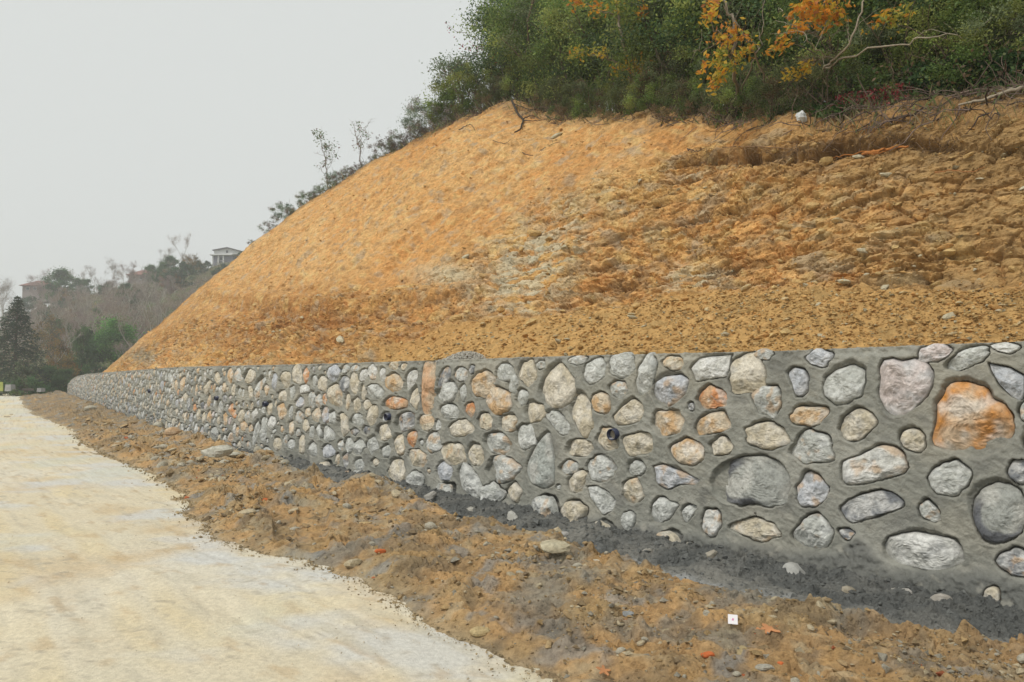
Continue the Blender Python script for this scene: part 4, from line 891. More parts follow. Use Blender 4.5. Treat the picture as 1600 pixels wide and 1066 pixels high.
def evergreen(name, seed, Hh, Rr, nleaf, leaf, cols, p, clumps=70, low=.15, barkc=(.14, .11, .075), shape=1.0, asp=.5):
    """Empty > trunk, crown"""
    rng = np.random.default_rng(seed); root = empty(name); tb = MB()
    out, tips = [], []
    n_st = rng.integers(1, 4)
    for k in range(n_st):
        a = rng.uniform(0, 6.28)
        branch((0.06 * math.cos(a), .06 * math.sin(a), -.25), (.25 * math.cos(a), .25 * math.sin(a), 1), Hh * .7, .035 * Hh / 2.2, rng, 2, out, tips, .25, 6, .6, .2, (2, 4))
    for pts, r in out:
        V, Fq = tube(pts, np.maximum(r, .006), 5); tb.add(V, Fq, barkc)
    tb.build('trunk', M_BARK, root)
    cen = []
    while len(cen) < clumps:
        q = rng.uniform(-1, 1, 3)
        l = np.linalg.norm(q)
        if l > 1 or l < .45: continue
        zz = (q[2] + 1) / 2
        wz = (1 - .45 * zz ** 2 * shape)
        cen.append([q[0] * Rr * wz, q[1] * Rr * wz, Hh * (low + (1 - low) * zz)])
    cen = np.array(cen) + rng.normal(0, .05, (clumps, 3))
    cr = rng.uniform(.13, .26, clumps) * max(Hh, Rr * 1.5) * .55
    ci = rng.choice(clumps, nleaf, p=cr ** 2 / (cr ** 2).sum())
    q = rng.normal(size=(nleaf, 3)); q /= np.linalg.norm(q, axis=1)[:, None]; q *= (rng.random(nleaf) ** .6)[:, None]
    P = cen[ci] + q * cr[ci][:, None] * [1, 1, .75] * np.where(rng.random(nleaf) < .30, 1.9, 1)[:, None]
    cc = mixcol(cols, p, clumps, rng, .35)[ci] * rng.uniform(.7, 1.3, (nleaf, 1))
    V, Fq, C = leaf_quads(P, leaf, cc, rng, asp); cb = MB(); cb.add(V, Fq, C); cb.build('crown', M_LEAF, root, smooth=False)
    return root
_cp = proj(*plan(S[S < 46], crest_o(S[S < 46])), crest_z(S[S < 46]))[0]
def behind(px, back):
    s = np.arange(-6, 46, .1); x, y = plan(s, crest_o(s) + back); z = slope_z(s, crest_o(s) + back); p, _ = proj(x, y, z)
    m = y > 1.5; s, p = s[m], p[m]; o = np.argsort(p); sv = float(np.interp(px, p[o], s[o])); x, y = plan(sv, float(crest_o(sv)) + back)
    return np.array([float(x), float(y), float(slope_z(np.array(sv), float(crest_o(sv)) + back))])
def far_place(px, d):
    return np.array([(px - CX) / F * d, d])

PALE = [(.34, .42, .33), (.27, .36, .28), (.38, .43, .32), (.34, .31, .29)]  # far crest leaves lightened: the hazy veil is put into their colour
ev = [evergreen('evergreen_tree', 1, 4.2, 1.7, 21000, .047, GREENS, [.3, .3, .2, .1, .1], 75, .22),
      evergreen('evergreen_tree', 2, 3.6, 1.6, 19000, .043, GREENS, [.2, .4, .1, .2, .1], 60, .12, shape=.6),
      evergreen('evergreen_tree', 3, 4.6, 1.5, 20000, .048, GREENS, [.4, .15, .35, .0, .1], 80, .25),
      evergreen('evergreen_shrub', 4, 1.7, 1.05, 9500, .026, GREENS, [.2, .35, .1, .25, .1], 40, .0, shape=.5),
      evergreen('evergreen_shrub', 5, 1.3, .9, 7500, .022, [(.15, .18, .075), (.20, .16, .09), (.10, .14, .05), (.26, .18, .10)], [.4, .2, .3, .1], 32, .0, shape=.4)]
ev += [evergreen('evergreen_shrub', 6, 1.6, .95, 7500, .030, PALE, [.35, .3, .15, .2], 60, .0, shape=.5), evergreen('evergreen_shrub', 7, .8, .9, 4500, .024, [(.24, .21, .20), (.28, .24, .20), (.22, .27, .19)], [.35, .3, .35], 40, .0, shape=.3)]
used = [False] * 7
def place_ev(k, loc, sc, rz, label, group=None, cat='tree', zs=1.):
    o = ev[k] if not used[k] else copy_tree(ev[k]); used[k] = True
    o.location = loc; o.scale = (sc, sc, sc * zs); o.rotation_euler = (0, 0, rz); tag(o, label, cat, group); return o
TR = [(2, 800, 1.0, 1.05, 'dark tall evergreen at the left edge of the thicket, its side against the sky'),
      (0, 845, .8, .95, 'bushy mid green tree second from the left edge of the thicket'),
      (1, 888, .7, .85, 'yellowish green spreading tree above the bare dark roots'),
      (2, 935, 1.6, 1.0, 'dark evergreen behind the sapling with yellow sprays'),
      (0, 985, 1.8, 1.0, 'mid green tree right behind the leaning yellow leaved sapling'),
      (1, 1040, 1.1, .95, 'pale green tree between the two yellow leaved saplings'),
      (2, 1085, 1.9, .9, 'dark leafy tree behind the round low bush'),
      (0, 1135, 1.2, .8, 'green tree directly behind the orange and yellow leaved sapling'),
      (1, 1190, 1.5, .85, 'loose green tree left of the forked bare sapling'),
      (2, 1245, 2.0, .8, 'dark tree standing behind the forked bare sapling'),
      (1, 1310, 1.4, .8, 'olive green tree behind the orange leaf clusters at the top'),
      (0, 1375, 1.5, .75, 'yellow green tree right of the orange leaf clusters'),
      (2, 1440, 1.6, .75, 'dark evergreen over the ivy, above the fallen pale branch'),
      (0, 1510, 1.4, .7, 'dark green tree near the top right corner of the picture'),
      (1, 1585, 1.2, .7, 'outermost green tree at the right edge of the picture')]
rv = np.random.default_rng(31)
for k, px, back, sc, lab in TR:
    place_ev(k, behind(px, back), sc, rv.uniform(0, 6), lab)
for j, (px, back) in enumerate([(x + rv.uniform(-15, 15), b) for b in (3.2, 5.5) for x in range(860, 1720, 58)]):
    place_ev(int(rv.integers(3)), behind(px, back), rv.uniform(.9, 1.2), rv.uniform(0, 6), 'evergreen tree deep inside the thicket on top of the bank, hidden behind its front row', 'trees in the back rows of the thicket')
SH = [(3, 663, .25, 1.0, 'compact grey green shrub standing alone on the crest against the sky'), (3, 720, .5, 1.25, 'tall loose shrub on the crest leaning left against the sky'),
      (3, 752, .5, 1.15, 'leafy shrub at the left foot of the thicket'), (4, 690, .3, .8, 'low brownish shrub between the lone shrub and the leaning one'),
      (4, 775, .3, .9, 'twiggy olive shrub below the dark tree at the left end of the thicket'), (3, 820, .6, .9, 'green shrub behind the bare roots at the crest'),
      (4, 950, .3, .8, 'small olive shrub under the leaning sapling'), (4, 1030, .35, 1.1, 'round reddish green bush on the crest, left of the tall orange leaved sapling'),
      (3, 1080, .7, .9, 'light green shrub just behind the round reddish bush'), (4, 1190, .5, .7, 'low bush at the foot of the forked sapling'),
      (3, 1330, .9, .8, 'glossy shrub behind the patch of red leaves'), (3, 1420, .7, .8, 'dark shrub left of the ivy heap'), (3, 1500, .6, .7, 'shrub smothered in ivy above the fallen branch'),
      (3, 1570, .6, .7, 'shrub at the right edge above the fallen branch'), (3, 520, .25, .95, 'rounded blue green shrub on the far crest under the thin sprigs'), (4, 548, .2, .7, 'small pale shrub just right of the rounded one on the far crest'),
      (3, 478, .2, .85, 'bushy shrub on the far crest left of the thin sprigs'), (3, 443, .15, 1.05, 'dark tree-like shrub at the far lower end of the crest'),
      (4, 425, .15, .8, 'small shrub below the dark one near the far end of the crest'), (4, 398, .1, .5, 'tiny shrub on the crest beside the white house'), (4, 590, .15, .55, 'low heathery tuft on the crest halfway to the lone shrub'),
      (4, 618, .15, .5, 'low dark tuft on the crest just left of the lone shrub'),
      (3, 735, 1.2, 1.6, 'pale green shrub filling the gap between the leaning shrub and the thicket'), (3, 705, .9, 1.0, 'pale shrub at the base of the leggy leaning sapling'), (4, 640, .3, .7, 'low twiggy tuft at the left foot of the lone shrub'),
      (3, 500, .3, .8, 'green shrub at the base of the leafy sprig'), (4, 535, .25, .7, 'faint low bush between the two sprigs'), (4, 572, .2, .6, 'faint low bush right of the bare sprig'), (4, 460, .2, .7, 'low bush between the dark shrub and the bushy one on the far crest'),
      (4, 867, .1, .8, 'brown twiggy bush right of the forked black root'), (4, 905, .1, .8, 'sprawling dry bush on the lip under the yellowish tree'), (4, 1000, .05, .7, 'dry grassy bush at the foot of the leaning sapling'), (3, 1115, .2, .6, 'fresh green bramble clump on the lip left of the tall sapling'), (4, 1235, .1, .7, 'low green bramble behind the plastic bag'), (4, 1290, .1, .7, 'scrubby bush on the lip right of the plastic bag'),
      (4, 885, -.25, .55, 'dry tuft hanging over the lip just right of the forked black root'), (3, 930, -.15, .6, 'green tuft hanging over the lip left of the leaning sapling'), (4, 970, -.25, .6, 'brown tuft spilling over the lip below the leaning sapling'),
      (3, 1015, -.15, .55, 'light green tuft on the lip right of the leaning sapling'), (4, 1060, -.25, .6, 'reddish tuft hanging below the round bush on the lip'), (4, 1100, -.2, .5, 'small dry tuft on the lip left of the bramble clump'), (3, 1160, -.1, .5, 'green bramble trailing over the lip at the foot of the tall sapling'),
      (4, 1205, -.25, .5, 'dry tuft on the lip left of the plastic bag'), (4, 760, -.1, .6, 'twiggy tuft on the lip left of the forked black root'), (4, 715, -.1, .5, 'grey twiggy tuft on the lip under the leaning shrub'), (4, 655, -.05, .5, 'grey tuft at the foot of the lone shrub'),
      (4, 605, 0, .6, 'faint heather tuft on the far crest, nearest the lone shrub'), (4, 555, 0, .6, 'faint heather tuft on the far crest below the bare sprig'), (4, 488, 0, .6, 'faint tuft on the far crest left of the leafy sprig'),
      (3, 815, 2.0, 1.3, 'dense green shrub closing the gap under the dark tree at the left of the thicket'), (3, 850, 2.6, 1.4, 'dense shrub in the shade behind the forked black root'), (3, 885, 2.2, 1.2, 'dense shrub in the shade under the yellowish spreading tree'), (3, 925, 2.8, 1.3, 'dense shrub deep under the dark evergreen left of the leaning sapling')]
for k, px, back, sc, lab in SH:
    if px < 700: k = {3: 5, 4: 6}[k]; sc *= 1.0 if k == 5 else 1.4
    place_ev(k, behind(px, back), sc * (.62 if px < 600 else 1), rv.uniform(0, 6), lab, cat='shrub')

# ground cover, dry grass and twigs along the crest
def crest_pts(n, x0, x1, b0, b1, rng):
    px = rng.uniform(x0, x1, n); s = np.interp(px, _cp[::-1], S[S < 46][::-1]); back = rng.uniform(b0, b1, n)
    x, y = plan(s, crest_o(s) + back); return np.stack([x, y, slope_z(s, crest_o(s) + back)], -1)
rg = np.random.default_rng(41)
n = 26000; P = crest_pts(n, 800, 1750, -.15, 4.5, rg); P[:, 2] += rg.random(n) ** 1.3 * .6
V, Fq, C = leaf_quads(P, .030, mixcol([(.11, .18, .05), (.07, .12, .04), (.17, .20, .08), (.22, .15, .09), (.14, .10, .06)], [.3, .25, .15, .15, .15], n, rg), rg, .6)
b = MB(); b.add(V, Fq, C)
n = 2600; P = crest_pts(n, 1130, 1330, -.2, .9, rg); P[:, 2] += rg.random(n) * .12 + .03; V, Fq, C = leaf_quads(P, .036, mixcol([(.06, .14, .03), (.09, .17, .04)], [.6, .4], n, rg), rg, .8); b.add(V, Fq, C)
n = 2600; P = crest_pts(n, 1400, 1620, .15, 1.2, rg); P[:, 2] += rg.random(n) * .5 + .03; V, Fq, C = leaf_quads(P, .042, mixcol([(.05, .11, .035), (.08, .15, .05)], [.6, .4], n, rg), rg, .85); b.add(V, Fq, C)
n = 700; P = crest_pts(n, 1300, 1420, -.1, .8, rg); P[:, 2] += rg.random(n) * .25 + .03; V, Fq, C = leaf_quads(P, .026, mixcol([(.32, .05, .06), (.42, .13, .12), (.25, .04, .04)], [.4, .3, .3], n, rg), rg, .6); b.add(V, Fq, C)
o = b.build('ground_cover', M_LEAF, smooth=False); tag(o, 'ivy, bramble and red leaved creepers carpeting the top of the bank under the trees', kind='stuff')
b = MB(); n = 9500
P = crest_pts(n, 470, 1700, -.45, .9, rg); h = rg.uniform(.06, .28, n); h = np.where(rg.random(n) < .25, h * 1.4, h) * np.clip((P[:, 1] - 3) / 9, .25, 1); d = rg.normal(0, .35, (n, 2)) * h[:, None]; w = (.004 * np.clip((P[:, 1] - 3) / 9, .25, 1))[:, None]
V = np.stack([P + w * [1, 0, 0], P - w * [1, 0, 0], P + np.c_[d * .4, h * .6], P + np.c_[d, h]], 1)
V = V[:, [0, 1, 2, 3]]; Ft = (np.array([[0, 1, 2], [0, 2, 3]])[None] + (np.arange(n) * 4)[:, None, None]).reshape(-1, 3)
b.add(V.reshape(-1, 3), Ft, np.repeat(mixcol([(.22, .26, .09), (.36, .30, .18), (.14, .19, .07), (.30, .22, .15)], [.3, .27, .2, .23], n, rg), 4, 0))
o = b.build('grass', M_LEAF, smooth=False); tag(o, 'tufts of green and dry grass along the crest of the bank', kind='stuff')
b = MB()
for k in range(1700):
    x0 = rg.uniform(700, 1180) if k < 1150 else (rg.uniform(500, 700) if k < 1350 else rg.uniform(1180, 1650))
    p = crest_pts(1, x0, x0 + 1, -.40, .35, rg)[0] + [0, 0, .04]; a = rg.normal(0, 1, 3); a[2] = rg.uniform(-.5, .6); a /= np.linalg.norm(a); pts = [p]
    for q in range(5): a = a + rg.normal(0, .28, 3) - [0, 0, .10]; a /= np.linalg.norm(a); pts.append(pts[-1] + a * rg.uniform(.06, .17))
    V, Fq = tube(pts, np.linspace(.007, .003, 6) * rg.uniform(.7, 1.6), 3); b.add(V, Fq, np.array([.15, .11, .09]) * rg.uniform(.4, 1.6))
o = b.build('dry_twigs', M_BARK); tag(o, 'tangle of dead brown twigs and fine roots along the lip of the bank', kind='stuff')

# saplings drawn as limbs: points are (x, y) in the picture at a real depth behind the crest
YB = [0., 0.]
def leanf(y): return YB[1] * float(np.clip((YB[0] - y) / 90, 0, 1))
def limb(pts, d0, d1=None, r0=.02, r1=.006, n=18, wob=.02, rng=rg):
    d1 = d0 if d1 is None else d1
    P = np.array([at_depth(x, y, d0 + (d1 - d0) * k / (len(pts) - 1) - leanf(y)) for k, (x, y) in enumerate(pts)])
    t = np.linspace(0, len(pts) - 1, n); i = np.minimum(t.astype(int), len(pts) - 2); f = (t - i)[:, None]
    Pm = np.concatenate([[2 * P[0] - P[1]], P, [2 * P[-1] - P[-2]]]); a, b_, c_, d_ = Pm[i], Pm[i + 1], Pm[i + 2], Pm[i + 3]
    Q = .5 * ((2 * b_) + (-a + c_) * f + (2 * a - 5 * b_ + 4 * c_ - d_) * f ** 2 + (-a + 3 * b_ - 3 * c_ + d_) * f ** 3)
    Q = Q + rng.normal(0, wob, Q.shape); Q[0] = P[0]
    return Q, np.linspace(r0, r1, n)
def spray(x, y, d, rx, ry, n, size, cols, p, rng, mb):
    c = at_depth(x, y, d - leanf(y) - .1); k = d / F
    P = c + np.c_[rng.normal(0, rx * k * .5, n), rng.normal(0, .13, n), rng.normal(0, ry * k * .5, n)]
    V, Fq, C = leaf_quads(P, size, mixcol(cols, p, n, rng, .2), rng, .45, .3); mb.add(V, Fq, C)
YEL = [(.62, .42, .05), (.66, .30, .04), (.45, .42, .08), (.25, .30, .06), (.50, .20, .06)]
def sapling(label, limbs, sprays, bark=(.25, .21, .16), name='oak_sapling', depth=12.):
    YB[0] = limbs[0][0][0][1]; YB[1] = 0. if name == 'thin_sapling' else 1.7
    base = at_depth(*limbs[0][0][0], limbs[0][1]); root = empty(name, base); tag(root, label, 'sapling')
    tb = MB()
    for L in limbs:
        Q, r = limb(L[0], L[1], L[2] if len(L) > 2 else None, L[3] if len(L) > 3 else .015, L[4] if len(L) > 4 else .005); V, Fq = tube(Q, r, 6); tb.add(V, Fq, bark)
        for k in range(5):
            i = rg.integers(4, len(Q)); a = rg.normal(0, .6, 3) + [0, 0, .4]; a /= np.linalg.norm(a); pts = [Q[i]]
            for q in range(4): a = a + rg.normal(0, .25, 3); a /= np.linalg.norm(a); pts.append(pts[-1] + a * .09)
            V, Fq = tube(pts, np.linspace(.004, .0015, 5), 4); tb.add(V, Fq, bark)
    tb.build('trunk', M_BARK, root, off=base)
    if sprays:
        lb = MB()
        for s_ in sprays: spray(*s_, rg, lb)
        lb.build('leaves', M_LEAF, root, smooth=False, off=base)
dA = float(behind(985, .7)[1]); pA = [.35, .15, .25, .2, .05]; pO = [.25, .5, .1, .02, .13]; pG = [.25, .05, .4, .28, .02]
sapling('slender leaning sapling with yellow and green oak sprays, left of the round reddish bush',
        [([(990, 172), (984, 110), (972, 60), (965, 20), (962, -30)], dA, dA, .045, .02), ([(978, 105), (955, 92), (930, 85), (893, 82)], dA, dA - .4, .014, .004), ([(984, 112), (1000, 100), (1022, 103)], dA, dA - .3, .012, .004),
         ([(966, 30), (945, 18), (920, 8), (898, 2)], dA, dA - .4, .014, .004), ([(985, 120), (968, 108), (955, 104)], dA, dA - .2, .01, .004)],
        [(897, 84, dA - .4, 12, 6, 45, .05, YEL, pG), (925, 80, dA - .35, 22, 6, 70, .05, YEL, pG), (942, 82, dA - .3, 10, 6, 30, .05, YEL, pA), (998, 104, dA - .3, 24, 14, 190, .05, YEL, pA), (972, 110, dA - .2, 18, 9, 80, .05, YEL, pG),
         (905, 4, dA - .4, 16, 6, 60, .055, YEL, pO), (932, 16, dA - .3, 14, 7, 50, .055, YEL, pO), (1002, 18, dA - .2, 12, 9, 55, .05, YEL, pO), (965, 10, dA, 26, 16, 130, .05, YEL, [.1, 0, .4, .5, 0])])
dB = float(behind(1155, .3)[1])
sapling('taller sapling with hanging orange and yellow leaf clusters, in the middle of the thicket',
        [([(1158, 185), (1150, 120), (1147, 60), (1140, 20), (1120, -20)], dB, dB, .035, .015), ([(1150, 115), (1135, 70), (1112, 40), (1100, 0)], dB, dB - .3, .014, .006), ([(1149, 85), (1125, 68), (1095, 78), (1080, 80)], dB, dB - .4, .009, .003),
         ([(1155, 150), (1175, 100), (1190, 60), (1196, 0)], dB, dB - .2, .012, .006), ([(1245, 175), (1195, 120), (1165, 55), (1130, 10)], dB - .4, dB - .6, .018, .007)],
        [(1138, 55, dB - .3, 24, 14, 120, .05, YEL, pO), (1108, 28, dB - .3, 9, 8, 40, .05, YEL, [.5, .3, .1, .05, .05]), (1122, 92, dB - .4, 9, 16, 80, .05, YEL, pG), (1098, 103, dB - .4, 5, 10, 35, .045, YEL, pO), (1120, 122, dB - .4, 12, 10, 70, .05, YEL, pA),
         (1116, 134, dB - .4, 6, 6, 30, .045, YEL, pO), (1163, 80, dB - .3, 14, 9, 70, .05, YEL, pA), (1216, 72, dB - .4, 14, 7, 60, .05, YEL, pO), (1145, 104, dB - .3, 14, 6, 45, .05, YEL, pG), (1112, 5, dB - .3, 14, 8, 50, .05, YEL, pO)])
dC = float(behind(1250, .35)[1])
sapling('forked bare sapling, one limb rising to the top and one reaching far to the right',
        [([(1256, 155), (1285, 110), (1305, 92), (1325, 70), (1345, 25), (1358, -20)], dC, dC - .3, .018, .009), ([(1287, 108), (1310, 96), (1350, 82), (1415, 70), (1435, 60), (1480, 60), (1520, 62)], dC - .05, dC - .8, .014, .005),
         ([(1303, 92), (1265, 65), (1235, 35), (1215, 15)], dC - .1, dC - .3, .007, .003), ([(1520, 62), (1555, 25), (1570, 50), (1560, 88)], dC - .8, dC - .8, .006, .003), ([(1371, 135), (1410, 115), (1450, 85), (1468, 65)], dC - .2, dC - .4, .007, .003),
         ([(1415, 110), (1430, 130), (1440, 152)], dC - .3, dC - .5, .006, .003), ([(1300, 160), (1380, 130), (1450, 120), (1530, 105)], dC - .2, dC - .6, .006, .003)],
        [], (.36, .31, .24), 'bare_sapling')
dD = dC - .1
sapling('thin sapling bearing the brightest orange leaf cluster at the top of the picture',
        [([(1295, 150), (1300, 90), (1290, 40), (1280, -10)], dD + .5, dD + .4, .010, .005), ([(1250, 160), (1252, 130), (1248, 112)], dD, dD - .1, .006, .003), ([(1297, 80), (1265, 45), (1235, 40)], dD + .5, dD + .3, .007, .003)],
        [(1262, 14, dD + .3, 22, 12, 120, .055, YEL, pO), (1297, 20, dD + .3, 22, 18, 190, .055, YEL, pO), (1242, 45, dD + .3, 16, 7, 55, .05, YEL, pO), (1238, 114, dD - .1, 12, 4, 55, .04, YEL, [.75, .05, .2, 0, 0]), (1262, 107, dD - .1, 12, 6, 65, .04, YEL, [.75, .15, .1, 0, 0]),
         (1400, 30, dD, 26, 12, 110, .045, YEL, pG), (1380, 28, dD, 12, 6, 40, .05, YEL, pO)])
# thin sprigs standing against the sky
def sprig(label, limbs, sprays):
    sapling(label, limbs, sprays, (.28, .24, .22), 'thin_sapling')
SPG = [(.20, .27, .17), (.24, .30, .18), (.28, .20, .18)]
for (bx_, by_, tx_, ty_, lab, lean) in [(512, 288, 500, 208, 'thin sprig with a small leafy tuft on top, tallest on the far crest', 1), (565, 258, 553, 192, 'bare wispy sprig right of the leafy one on the far crest', 0)]:
    d = float(behind(bx_, .2)[1]); L = [([(bx_, by_ + 6), (bx_ - 2, by_ - 25), (tx_ + 4, ty_ + 25), (tx_, ty_)], d, d, .03, .008)]
    for q in range(5): L.append(([(bx_ - 3, by_ - 12 - q * 6), (bx_ + rg.uniform(-12, 12), by_ - 30 - q * 6), (bx_ + rg.uniform(-22, 18), by_ - 44 - q * 7)], d, d, .010, .004))
    sp = [(bx_ + rg.uniform(-14, 12), by_ - 30 - q * 8, d, 12, 8, 26, .06, SPG, [.3, .2, .5]) for q in range(5)]
    if lean: sp += [(tx_ - 2, ty_ + 4, d, 12, 8, 90, .07, SPG, [.5, .4, .1]), (tx_ + 8, ty_ + 20, d, 9, 5, 40, .07, SPG, [.5, .3, .2])]
    sprig(lab, L, sp)
d = float(behind(735, .4)[1]); RED = [(.45, .06, .08), (.40, .16, .10), (.12, .14, .05)]
sprig('leggy sapling with a leafy top leaning left out of the crest', [([(722, 172), (712, 140), (698, 118), (682, 100)], d, d, .035, .01), ([(716, 150), (722, 110), (735, 90), (748, 80)], d, d, .02, .008), ([(708, 132), (700, 110), (705, 92)], d, d, .012, .005)],
      [(690, 104, d, 24, 14, 380, .055, SPG, [.5, .45, .05]), (713, 100, d, 22, 22, 330, .055, SPG, [.5, .45, .05]), (742, 92, d, 24, 22, 420, .055, SPG, [.5, .45, .05]), (730, 125, d, 22, 18, 300, .055, SPG, [.5, .4, .1])])
sprig('arching twig with sparse crimson leaves at the left edge of the thicket', [([(800, 150), (775, 90), (745, 60), (715, 50), (700, 38)], d - 1, d - 1.2, .016, .004), ([(790, 120), (800, 70), (805, 40)], d - 1, d - 1.2, .01, .004)],
      [(704, 40, d - 1.2, 8, 10, 9, .05, RED, [.6, .3, .1]), (728, 72, d - 1.2, 16, 8, 18, .05, RED, [.6, .3, .1]), (750, 75, d - 1.2, 12, 8, 22, .05, RED, [.6, .3, .1]), (800, 60, d - 1.3, 18, 30, 110, .05, RED, [.4, .3, .3]), (812, 95, d - 1.5, 18, 24, 70, .05, RED, [.5, .2, .3]), (775, 92, d - 1.2, 10, 10, 24, .05, RED, [.6, .3, .1])])

# roots and dead wood on the face of the cut
def slope_limb(name, label, cat, pts, r0, r1, col, lift=.03, sub=()):
    base, _ = slope_at(*pts[0], lift); b = MB()
    for (pp, ra, rb) in [(pts, r0, r1)] + list(sub):
        Q = np.array([slope_at(x, y, lift)[0] for x, y in pp]); n = 4 * len(Q)
        t = np.linspace(0, len(Q) - 1, n); Q2 = np.stack([np.interp(t, np.arange(len(Q)), Q[:, k]) for k in range(3)], 1)
        for _ in range(2): Q2[1:-1] = (Q2[:-2] + Q2[1:-1] * 2 + Q2[2:]) / 4
        Q2 += rg.normal(0, .006, Q2.shape); V, Fq = tube(Q2, np.linspace(ra, rb, n), 7); b.add(V, Fq, col)
    o = b.build(name, M_BARK, off=base); o.location = base; tag(o, label, cat); return o
slope_limb('tree_root', 'bright orange peeled root lying below the dark undercut on the right', 'root', [(1345, 236), (1370, 238), (1395, 233), (1420, 229)], .020, .012, (.42, .17, .05), .05,
           [([(1375, 238), (1350, 233), (1318, 243), (1300, 248)], .011, .004), ([(1385, 236), (1372, 244), (1358, 240)], .010, .004), ([(1400, 234), (1385, 243), (1368, 245)], .009, .004)])
slope_limb('tree_root', 'thin orange root trailing below the bright peeled one on the right', 'root', [(1462, 274), (1490, 270), (1515, 272), (1540, 266)], .007, .003, (.40, .18, .07), .03)
slope_limb('tree_root', 'thin root hanging along the dark undercut left of the peeled one', 'root', [(1150, 238), (1200, 245), (1245, 240), (1290, 236)], .009, .004, (.24, .15, .08), .05, [([(1190, 244), (1185, 255), (1170, 262)], .005, .002)])
slope_limb('tree_root', 'forked black root hanging over the lip at the left end of the thicket', 'root', [(806, 168), (813, 185), (822, 195), (818, 210), (812, 222)], .035, .018, (.06, .05, .04), .08,
           [([(820, 194), (835, 190), (848, 194)], .018, .006), ([(821, 196), (840, 200), (862, 198)], .014, .005), ([(808, 172), (830, 176), (860, 170)], .014, .006)])
slope_limb('tree_root', 'small dark root loop sticking out of the bank left of the forked one', 'root', [(724, 214), (733, 208), (742, 204), (746, 210)], .016, .007, (.10, .075, .055), .05)
slope_limb('tree_root', 'wiry dark root trailing down the smooth bank below the forked one', 'root', [(818, 248), (835, 250), (858, 240), (880, 230)], .012, .004, (.13, .09, .06), .03)
slope_limb('tree_root', 'short dark root stub on the smooth bank left of the wiry one', 'root', [(778, 232), (795, 236), (806, 232)], .009, .004, (.13, .09, .06), .03)
slope_limb('dead_branch', 'long pale fallen branch lying on the crest at the right edge', 'branch', [(1500, 170), (1530, 166), (1560, 160), (1600, 150), (1640, 142)], .012, .026, (.34, .29, .22), .06, [([(1560, 158), (1590, 140), (1620, 128)], .010, .006), ([(1550, 152), (1590, 132), (1630, 118)], .008, .005)])
slope_limb('dead_branch', 'dark broken branch half buried above the undercut on the right', 'branch', [(1393, 194), (1410, 190), (1430, 188), (1445, 178)], .022, .010, (.09, .065, .05), .05)
slope_limb('tree_root', 'small curled dark root poking out above the undercut at its left end', 'root', [(1073, 233), (1080, 240), (1092, 238), (1102, 234)], .012, .005, (.12, .09, .07), .04)
b = MB()
for k in range(150):   # hair roots in the undercut
    x_ = rg.uniform(1080, 1500); y_ = float(np.interp(x_, [1040, 1090, 1150, 1250, 1330, 1400, 1480, 1600], [262, 246, 248, 240, 226, 214, 222, 232])) + rg.uniform(-8, 8)
    p, nn_ = slope_at(x_, y_, .04); a = nn_ * .4 + rg.normal(0, .5, 3) + [0, 0, -.6]; a /= np.linalg.norm(a); pts = [p]
    for q in range(4): a = a + rg.normal(0, .3, 3) + [0, 0, -.1]; a /= np.linalg.norm(a); pts.append(pts[-1] + a * rg.uniform(.04, .10))
    V, Fq = tube(pts, np.linspace(.004, .0015, 5), 3); b.add(V, Fq, np.array([.22, .15, .09]) * rg.uniform(.5, 1.5))
o = b.build('hair_roots', M_BARK); tag(o, 'fine hair roots hanging in the undercut below the topsoil', kind='stuff')
# crumpled plastic bag near the crest
p, nn_ = slope_at(1259, 198, .06)
me = rock_mesh('plastic_bag', np.random.default_rng(9), mat_plain('white_plastic', (.66, .68, .68), .4, .4, .1, 20, .5), (.7, .7, .7), (.6, .6, .6), ax=(1, .7, .9)); _co = np.zeros(len(me.vertices) * 3); me.vertices.foreach_get('co', _co); _co = _co.reshape(-1, 3); _co *= (1 + .7 * pn(_co[:, 0] * 2.2, _co[:, 1] * 2.2, _co[:, 2] * 2.2, 4))[:, None]; me.vertices.foreach_set('co', _co.ravel()); o = link('plastic_bag', me); o.location = p; o.scale = (.085, .085, .085); tag(o, 'crumpled whitish plastic bag caught on the bank above the undercut', 'bag')
# grey gravel heap on the wall top
x0, y0, z0 = at_depth(690, 556, 9.6); P = np.array([x0, y0, 1.86]); n = 2600
q = rg.normal(size=(n, 2)) * [.36, .22]; hh = .17 * np.exp(-(q[:, 0] / .42) ** 2 - (q[:, 1] / .3) ** 2)
tx, ty = -float(NY[200]), float(NX[200]); wx, wy = plan(8.3, .72)
Pq = np.stack([wx + q[:, 0] * tx + q[:, 1] * ty * 1.0, wy + q[:, 0] * ty - q[:, 1] * tx, 1.80 + hh + .02 * rg.random(n)], -1)
V, Fq = chips(Pq, rg.uniform(.008, .026, n), rg.uniform(.5, .9, n), rg)
b = MB(); b.add(V, Fq, np.repeat(np.array([[.42, .40, .35]]) * rg.uniform(.7, 1.3, (n, 1)), 6, 0)); o = b.build('gravel_heap', M_STONE, smooth=False); tag(o, 'small heap of grey gravel left on top of the wall', kind='stuff')

